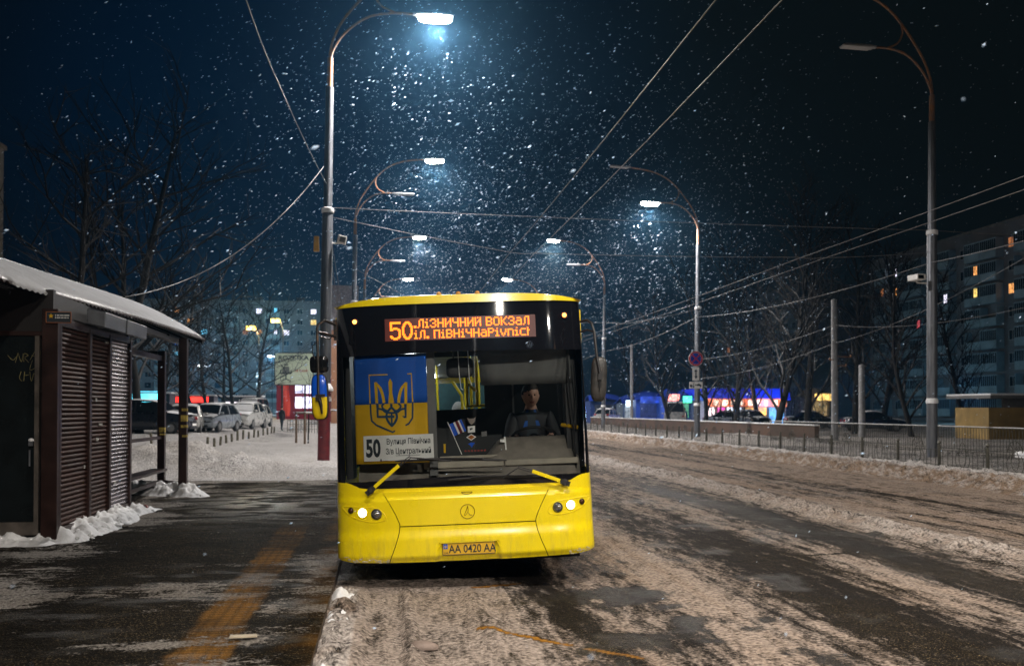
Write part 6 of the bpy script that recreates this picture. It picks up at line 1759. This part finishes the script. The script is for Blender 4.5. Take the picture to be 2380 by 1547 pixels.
block('dark block of flats with one blue window over the kiosk roof', (-33.0, 40, 0), R(90), 14, 3.4, 8, 2.8, 14, 'wwbw', {(13, 5): 'blue', (10, 6): 'cyan', (12, 1): 'dim'}, 'blocks of flats')

# ================================================================== SHOPS
rs = thing('red_shop', 'red walled shop with two white lit windows behind the billboard', 'shop', (-13.0, 118, 0))
b = MB(); b.b2((0, 0, 0), (10.2, 8, 5.6)); b.build('wall', mat('red_cladding', (.34, .012, .03), .5, var=.1, vs_=.5), rs)
b = MB(); b.b2((-.1, -.1, 5.6), (10.3, 8.1, 5.9)); b.build('roof', M['snow'], rs)
for z in (1.9, 3.7):
    b = MB(); b.b2((2.2, -.08, z), (5.6, -.01, z + 1.4)); o = b.build('window', litwindow('shop_window_white', (.75, .72, 1.0), 3.2, cell=1.2), rs)
    b = MB()
    for x in (2.2, 3.1, 4.4, 5.6): b.b2((x - .05, -.12, z), (x + .05, -.08, z + 1.4))
    b.build('frame', M['redpaint'], o)
b = MB(); b.b2((6.5, -.06, 1.2), (9.6, -.01, 4.6)); b.build('window', M['darkglass'], rs)
fb = thing('banner_flag', 'tall narrow red feather banner left of the red shop', 'banner', (aty(655, 925, 108).x, 108, 0))
b = MB(); b.tube([(0, 0, 0), (0, 0, 5.4)], .04, 6); b.build('pole', M['steel'], fb)
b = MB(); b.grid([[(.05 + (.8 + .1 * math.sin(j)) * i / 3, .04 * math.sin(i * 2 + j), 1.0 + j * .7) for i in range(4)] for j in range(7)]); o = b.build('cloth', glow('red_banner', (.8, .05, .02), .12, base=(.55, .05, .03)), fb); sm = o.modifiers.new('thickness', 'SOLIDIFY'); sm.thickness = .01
bx = thing('brown_sign_tower', 'tall rust coloured sign tower seen between the near lamp and the bus', 'sign', (aty(772, 800, 112).x, 112, 0))
b = MB(); b.b2((-.1, 0, 0), (2.6, .6, 12.6)); b.build('panel', mat('rust_orange_panel', (.42, .20, .10), .7, var=.2, vs_=.4), bx)
b = MB(); b.b2((-.5, -.1, 11.0), (3.0, .7, 16.2)); b.build('upper_panel', mat('pale_pinkish_panel', (.42, .36, .37), .7), bx)
for (px, Y, w, h, z, k, l_) in ((336, 90, 2.2, 1.1, 3.2, 'cyan', 'small kiosk glowing cyan behind the shelter posts'), (430, 105, 3.0, .6, 3.4, 'red', 'small kiosk with a long red lit sign beyond the parked saloon'), (560, 112, 2.2, .7, 2.8, 'white', 'small kiosk with pale lit window left of the red shop')):
    p = aty(px, 930, Y); t_ = thing('small_kiosk', l_, 'kiosk', (p.x, Y, .3), 0, 'small lit kiosks beyond the yard')
    b = MB(); b.b2((-w, 0, 0), (w, 2.5, 2.9)); b.build('wall', M['plastic'], t_)
    b = MB(); b.b2((-w - .2, -.2, 2.9), (w + .2, 2.7, 3.05)); b.build('roof', M['snow'], t_)
    col = {'cyan': (.1, .75, 1.0), 'red': (1, .03, .02), 'white': (.9, .8, .9)}[k]
    b = MB(); b.b2((-w * .8, -.12, z - 1.2), (w * .8, -.01, z - 1.2 + h)); b.build('lit_sign', litwindow('lit_sign_' + k, col, 3.5, cell=1.0), t_)

Y0 = 93.0
def at0(px, py, Y=Y0): return aty(px, py, Y)
xl, xr = at0(1640, 940).x, at0(1826, 940).x
ls = thing('long_shop', 'long lit shop with blue roof, red fascia and orange door beyond the signpost', 'shop', (xl, Y0, 0))
Wd = xr - xl
b = MB(); b.b2((0, 0, 0), (Wd, 6, 2.9)); b.build('wall', mat('pale_shop_wall', (.45, .45, .5), .6), ls)
b = MB(); b.prism([(-.6, 2.7), (7, 2.7), (7, 3.9), (-.1, 3.9)], lambda y, z: (-.3, y, z), lambda y, z: (Wd + .3, y, z)); b.build('roof', glow('blue_lit_roof_edge', (.01, .03, 1.0), .35, base=(.01, .03, .4)), ls)
b = MB(); b.b2((0, -.70, 2.02), (Wd * .98, -.62, 2.85)); fa = b.build('fascia', litwindow('red_lit_fascia', (1.0, .20, .07), 2.2, True, .8), ls)
b = MB()
for i in range(9):
    x = .6 + i * .9
    if x < Wd - 1: b.b2((x, -.73, 2.15), (x + random.uniform(.3, .7), -.71, 2.7))
b.build('lit_patches', litwindow('fascia_white', (1.0, .75, .6), 3.2, cell=2.0), fa)
for (a, c, col, st, nm) in ((.02, .12, (.9, .75, .8), 3.4, 'window'), (.13, .24, (.7, .03, .45), 2.2, 'poster'), (.25, .34, (.75, .85, 1.0), 3.4, 'window'), (.36, .46, (.6, .75, 1.0), 3.0, 'window'), (.48, .76, (1.0, .50, .06), 1.9, 'door'), (.78, .98, (.12, .45, 1.0), 1.8, 'window')):
    b = MB(); b.b2((Wd * a, -.10, .35), (Wd * c, -.01, 1.95)); o = b.build(nm, litwindow('shop_' + nm + str(int(a * 100)), col, st, True, 1.4), ls)
    b = MB()
    for t in (a, (a + c) / 2, c): b.b2((Wd * t - .05, -.14, .3), (Wd * t + .05, -.10, 2.0))
    b.build('frame', M['plastic'], o)
def stall(px0, px1, Y, label, wallc, signc, sst_, zr=3.0, roofc=None, lit_=True):
    a, c = aty(px0, 940, Y).x, aty(px1, 940, Y).x; w = c - a
    t_ = thing('market_stall', label, 'stall', (a, Y, 0), 0, 'stalls beside the long shop')
    b = MB(); b.b2((0, 0, 0), (w, 3, zr - .5)); b.build('wall', mat('stall_wall', wallc, .6), t_)
    b = MB(); P = [[(-.3, -.8, zr - .5), (w / 2, -.8, zr - .1), (w + .3, -.8, zr - .5)], [(0, 1.2, zr + .2), (w / 2, 1.2, zr + .5), (w, 1.2, zr + .2)], [(-.3, 3.2, zr - .5), (w / 2, 3.2, zr - .1), (w + .3, 3.2, zr - .5)]]; b.grid(P)
    o = b.build('roof', roofc or mat('blue_tarpaulin', (.015, .05, .42), .5), t_); sm = o.modifiers.new('thickness', 'SOLIDIFY'); sm.thickness = .06
    if lit_:
        b = MB(); b.b2((w * .08, -.90, zr - .85), (w * .92, -.82, zr - .15)); b.build('lit_sign', litwindow('stall_sign', signc, sst_, True, 1.5), t_)
    b = MB(); b.b2((w * .15, -.06, .9), (w * .85, -.01, zr - .9)); b.build('hatch', litwindow('stall_hatch', tuple(.5 * s + .1 for s in signc), sst_ * .25, False), t_)
    return t_
stall(1372, 1440, 108, 'dark blue corrugated kiosk seen right of the bus mirror', (.02, .05, .22), (.2, .3, .6), .4, 3.2, None, False)
stall(1448, 1476, 102, 'small white lit booth behind the thin grey pole', (.10, .14, .2), (.75, .9, 1.0), 3.0, 2.9)
stall(1478, 1543, 100, 'blue tented stall between the white booth and the silver van', (.04, .10, .35), (.03, .10, .9), .6, 3.3)
stall(1545, 1576, 97, 'stall with a red and white lit sign behind the silver van', (.04, .10, .35), (1.0, .35, .3), 3.0, 3.5)
stall(1580, 1604, 97, 'narrow stall with a green lit sign left of the signpost', (.04, .10, .3), (.1, .95, .5), 2.6, 3.3)
stall(1612, 1638, 96, 'stall with a bright white and orange lit sign right of the signpost', (.15, .15, .2), (1.0, .75, .45), 3.2, 3.4)
stall(1882, 1928, 92, 'small kiosk with yellow lit canopy beyond the concrete pole', (.12, .10, .06), (1.0, .62, .16), 2.6, 3.5, mat('dim_roof', (.2, .16, .1), .7))
for (px, Y, e_, c_) in ((1700, 90.5, 900, (1, .55, .4)), (1520, 96, 350, (.15, .3, 1.0)), (1810, 90.5, 600, (.2, .4, 1.0)), (1905, 88, 400, (1, .7, .3))):
    p = aty(px, 945, Y); ld = bpy.data.lights.new('shop_light', 'POINT'); ld.energy = e_; ld.color = c_; ld.shadow_soft_size = .5
    lo_ = bpy.data.objects.new('shop_light', ld); COL.objects.link(lo_); lo_.location = (p.x, Y, 2.3)
yh = thing('yellow_hut', 'ochre panelled hut with a wide snowy flat roof at the right edge', 'hut', (aty(2298, 985, 47).x, 47, 0))
b = MB(); b.b2((0, 0, .1), (4.5, 3, 1.85)); b.build('wall', mat('ochre_panel', (.32, .21, .07), .7, var=.2, vs_=1.5), yh)
b = MB(); b.b2((-.3, -.6, 2.35), (5, 3.4, 2.5)); b.b2((.9, .1, 1.85), (4.2, .2, 2.35)); b.build('roof', M['grey'], yh)
b = MB(); b.b2((-.3, -.6, 2.502), (5, 3.4, 2.6)); b.build('roof_snow', M['snow'], yh, bevel=.03)

# ================================================================== BARE TREES
def frosty(name, col, k):
    m = mat(name, col, .9, var=.3, vs_=9)
    n, l = m.node_tree.nodes, m.node_tree.links
    p = n['Principled BSDF']; src = p.inputs['Base Color'].links[0].from_socket
    g_ = n.new('ShaderNodeNewGeometry'); sp = n.new('ShaderNodeSeparateXYZ'); l.new(g_.outputs['Normal'], sp.inputs[0])
    mr = n.new('ShaderNodeMapRange'); mr.inputs[1].default_value = .35; mr.inputs[2].default_value = .75; mr.inputs[4].default_value = k; l.new(sp.outputs['Z'], mr.inputs[0])
    mx = n.new('ShaderNodeMix'); mx.data_type = 'RGBA'; l.new(mr.outputs[0], mx.inputs[0]); l.new(src, mx.inputs[6]); mx.inputs[7].default_value = (.7, .7, .72, 1)
    l.new(mx.outputs[2], p.inputs['Base Color']); return m
M['twig'] = frosty('frosted_twigs', (.011, .009, .008), .26)
def tree_proto(kind, h, label, loc):
    root = thing('bare_tree', label, 'tree', loc, 0, 'bare trees')
    tr, cr = MB(), MB()
    rnd = random.Random({'spread': 11, 'poplar': 23, 'shrub': 37}[kind] + int(h * 10))
    def limb(mb, p, d, ln, r_, lev):
        pts = [p]; q = p; dd = d.copy(); seg = 4 if lev < 2 else 3
        for i in range(seg):
            dd = (dd + Vector((rnd.gauss(0, .16), rnd.gauss(0, .16), rnd.gauss(.06, .10)))).normalized()
            q = q + dd * ln / seg; pts.append(q)
        mb.tube(pts, [r_ * (1 - .75 * i / seg) for i in range(seg + 1)], 6 if lev < 1 else (4 if lev < 2 else 3), caps=False)
        return pts, dd
    up = {'spread': .55, 'poplar': 1.5, 'shrub': .9}[kind]
    nst = 4 if kind == 'shrub' else 1
    for s in range(nst):
        d0 = Vector((rnd.gauss(0, .05 if nst == 1 else .3), rnd.gauss(0, .05 if nst == 1 else .3), 1)).normalized()
        th = h * (.85 if kind == 'poplar' else .72)
        pts = [Vector((0, 0, -.3))]; q = Vector((0, 0, -.3)); n_ = 8
        for i in range(n_):
            d0 = (d0 + Vector((rnd.gauss(0, .07), rnd.gauss(0, .07), .05))).normalized(); q = q + d0 * th / n_; pts.append(q)
        r0 = h * (.014 if kind != 'shrub' else .009)
        tr.tube(pts, [r0 * (1 - .8 * i / n_) for i in range(n_ + 1)], 8, caps=False)
        n1 = {'spread': 15, 'poplar': 24, 'shrub': 7}[kind]
        for k in range(n1):
            t = .22 + .78 * k / n1 if kind != 'poplar' else .12 + .88 * k / n1
            i = min(int(t * n_), n_ - 1); p = pts[i].lerp(pts[i + 1], t * n_ - i)
            a = k * 2.4 + rnd.random()
            d = Vector((math.cos(a), math.sin(a), up * rnd.uniform(.7, 1.4))).normalized()
            l1 = h * (.34 if kind != 'poplar' else .26) * (1.1 - .55 * t)
            p1, d1 = limb(cr, p, d, l1, r0 * .42 * (1.15 - .7 * t), 1)
            for j in range(5):
                u = .25 + .75 * j / 5; ii = min(int(u * 4), 3); pp = p1[ii].lerp(p1[ii + 1], u * 4 - ii)
                dv_ = (d1 + Vector((rnd.gauss(0, .6), rnd.gauss(0, .6), rnd.gauss(.15, .4)))).normalized()
                p2, d2 = limb(cr, pp, dv_, l1 * .55, r0 * .16, 2)
                for m_ in range(4):
                    u2 = .3 + .7 * m_ / 4; i2 = min(int(u2 * 3), 2); p3 = p2[i2].lerp(p2[i2 + 1], u2 * 3 - i2)
                    dw = (d2 + Vector((rnd.gauss(0, .6), rnd.gauss(0, .6), rnd.gauss(.1, .4)))).normalized()
                    limb(cr, p3, dw, l1 * .32, max(.006, r0 * .07), 3)
    tr.build('trunk', M['bark'], root, smooth=70); cr.build('crown', M['twig'], root)
    return root
protos_t = {}
def tree(kind, px, Y, h, label, grp, lean=0.0, z=None):
    p = aty(px, 950, Y); zz = hz(p.x, Y) if p.x < -1 else .1
    loc = (p.x, Y, zz)
    key = kind + str(len([k for k in protos_t if k.startswith(kind)]) % 3) if len([k for k in protos_t if k.startswith(kind)]) < 3 else kind + str(random.randint(0, 2))
    if key not in protos_t:
        r0 = tree_proto(kind, h, label, loc); protos_t[key] = (r0, h); s = 1
    else:
        o, h0 = protos_t[key]; r0 = copy_tree(o); s = h / h0
    r0['label'] = label; r0['group'] = grp
    r0.location = loc; r0.scale = (s, s, s); r0.rotation_euler = (0, R(lean), random.uniform(0, 6.28))
    return r0
GL_, GR_ = 'bare trees of the yard', 'bare trees behind the far fence'
tree('spread', 238, 46, 21, 'tall bare tree rising above the kiosk ridge, thickest of the yard', GL_)
tree('spread', 140, 42, 17, 'bare tree against the dark block above the left of the kiosk roof', GL_)
tree('spread', 325, 50, 17, 'bare tree above the eave tip of the kiosk', GL_)
tree('spread', 420, 76, 14, 'bare tree behind the silver saloon', GL_)
tree('spread', 480, 84, 14, 'bare tree behind the blue grey hatchback', GL_)
tree('spread', 545, 72, 13, 'bare tree leaning over the gap before the buried cars', GL_, 8)
tree('spread', 592, 88, 16, 'tree with a leaning trunk in front of the lit windows', GL_, 14)
tree('spread', 372, 62, 13, 'bare tree framed between the two shelter posts', GL_)
tree('spread', 455, 66, 10, 'low bare tree with snowy boughs between saloon and hatchback', GL_)
tree('spread', 520, 96, 15, 'thin bare tree far behind the hatchback', GL_)
tree('poplar', 1798, 56, 17, 'tall dark poplar with a thick trunk left of the concrete pole', GR_)
tree('poplar', 1712, 64, 17, 'dark poplar right of the signpost', GR_)
tree('poplar', 1875, 60, 18, 'dark poplar just left of the concrete pole', GR_)
tree('poplar', 1985, 58, 16, 'dark poplar right of the concrete pole', GR_)
tree('poplar', 2050, 72, 19, 'dark poplar against the left end of the tall flats', GR_)
tree('poplar', 1560, 82, 13, 'dark tree trunk before the silver van', GR_)
tree('poplar', 1640, 74, 15, 'dark tree standing close right of the signpost', GR_)
tree('poplar', 2120, 52, 12, 'dark tree just left of the unlit lamp', GR_)
tree('poplar', 1760, 90, 19, 'far poplar rising behind the long shop', GR_)
tree('poplar', 1480, 112, 15, 'far tree behind the blue tented stall', GR_)
tree('poplar', 2250, 60, 13, 'dark tree before the tall flats right of the unlit lamp', GR_)
tree('shrub', 1668, 78, 5.5, 'leaning bare sapling before the left windows of the long shop', GR_, 6)
tree('shrub', 1706, 76, 5.5, 'branching bare sapling before the magenta poster', GR_, 10)
tree('shrub', 1730, 78, 5.0, 'bare sapling before the orange shop door', GR_, -5)
tree('shrub', 1838, 80, 5.5, 'bare sapling before the right end of the long shop', GR_)
tree('shrub', 1915, 74, 5.0, 'bare sapling before the yellow kiosk', GR_)

# ================================================================== FALLING SNOW
N = 10000
P = np.stack([rng.uniform(-26, 34, N), rng.uniform(3.0, 72, N), rng.uniform(.4, 20, N)], -1)
near_ = np.stack([rng.uniform(-2.6, 3.4, 260), rng.uniform(1.6, 8.6, 260), rng.uniform(.6, 4.2, 260)], -1); P = np.concatenate([P, near_])
lampc = np.array([(1.4, 28.9, 13.0), (2.6, 53, 14.8), (2.6, 77, 14.8), (14.8, 53.5, 13), (13.5, 77.5, 14.5)])
for c_ in lampc:  # extra flakes crowded round the lamps imitate their brighter light
    k_ = 3900; rr_ = 1.0 + 10.5 * rng.random(k_) ** .62; dd_ = rng.normal(0, 1, (k_, 3)); dd_ /= np.linalg.norm(dd_, axis=1)[:, None]
    q_ = c_ + dd_ * rr_[:, None] * np.array([1.0, .9, .9]) + np.array([.3, 0, -1.6]); P = np.concatenate([P, q_[q_[:, 2] > .5]])
inb = (np.abs(P[:, 0] - (BUS_LOC[0] + (P[:, 1] - 9.1) * .091)) < 1.5) & (P[:, 1] > 8.9) & (P[:, 1] < 21.5) & (P[:, 2] < 3.3)
ink = (P[:, 0] < -3.6) & (P[:, 0] > -8) & (P[:, 1] < 21) & (P[:, 2] < 4.4)
P = P[~(inb | ink)]
N = len(P)
ln = rng.gamma(2.6, .0072, N) + .004
ln = ln * np.interp(P[:, 1], [2, 4, 12, 25, 60], [.22, .32, .55, 1.1, 1.5])
rad = ln * rng.uniform(.18, .42, N)
D = np.stack([.85 + rng.normal(0, .3, N), rng.normal(.1, .3, N), .42 + rng.normal(0, .28, N)], -1)
D /= np.linalg.norm(D, axis=1)[:, None]
U = np.cross(D, rng.normal(0, 1, (N, 3))); U /= np.linalg.norm(U, axis=1)[:, None]
W_ = np.cross(D, U)
V = np.stack([P + D * ln[:, None], P + U * rad[:, None], P + W_ * rad[:, None], P - U * rad[:, None], P - W_ * rad[:, None], P - D * ln[:, None]], 1).reshape(-1, 3)
f0 = np.array([(0, 1, 2), (0, 2, 3), (0, 3, 4), (0, 4, 1), (5, 2, 1), (5, 3, 2), (5, 4, 3), (5, 1, 4)])
F = (f0[None] + (np.arange(N) * 6)[:, None, None]).reshape(-1, 3)
me = bpy.data.meshes.new('falling_snow')
me.vertices.add(len(V)); me.vertices.foreach_set('co', V.ravel())
me.loops.add(F.size); me.loops.foreach_set('vertex_index', F.ravel())
me.polygons.add(len(F)); me.polygons.foreach_set('loop_start', np.arange(0, F.size, 3)); me.polygons.foreach_set('loop_total', np.full(len(F), 3))
fm = bpy.data.materials.new('snowflake'); fm.use_nodes = True
n, l = fm.node_tree.nodes, fm.node_tree.links
n.remove(n['Principled BSDF'])
d1 = n.new('ShaderNodeBsdfDiffuse'); d1.inputs[0].default_value = (.38, .44, .52, 1)
d2 = n.new('ShaderNodeBsdfTranslucent'); d2.inputs[0].default_value = (.40, .50, .60, 1)
ad = n.new('ShaderNodeAddShader'); l.new(d1.outputs[0], ad.inputs[0]); l.new(d2.outputs[0], ad.inputs[1]); l.new(ad.outputs[0], n['Material Output'].inputs['Surface'])
me.materials.append(fm); me.update()
o = bpy.data.objects.new('falling_snow', me); COL.objects.link(o)
tag(o, 'snowflakes driving through the lamplight over the whole street', 'snow', None, 'stuff')

# ================================================================== THE AIR: thin snow haze round everything
b = MB(); b.b2((-440, -110, -1.3), (440, 620, 46))
hm = bpy.data.materials.new('haze'); hm.use_nodes = True
n, l = hm.node_tree.nodes, hm.node_tree.links
n.remove(n['Principled BSDF'])
pv_ = n.new('ShaderNodeVolumePrincipled')
pv_.inputs['Color'].default_value = (.22, .58, 1.0, 1)
pv_.inputs['Density'].default_value = .0006
pv_.inputs['Anisotropy'].default_value = .86
l.new(pv_.outputs[0], n['Material Output'].inputs['Volume'])
o = b.build('haze', hm); tag(o, kind='stuff')
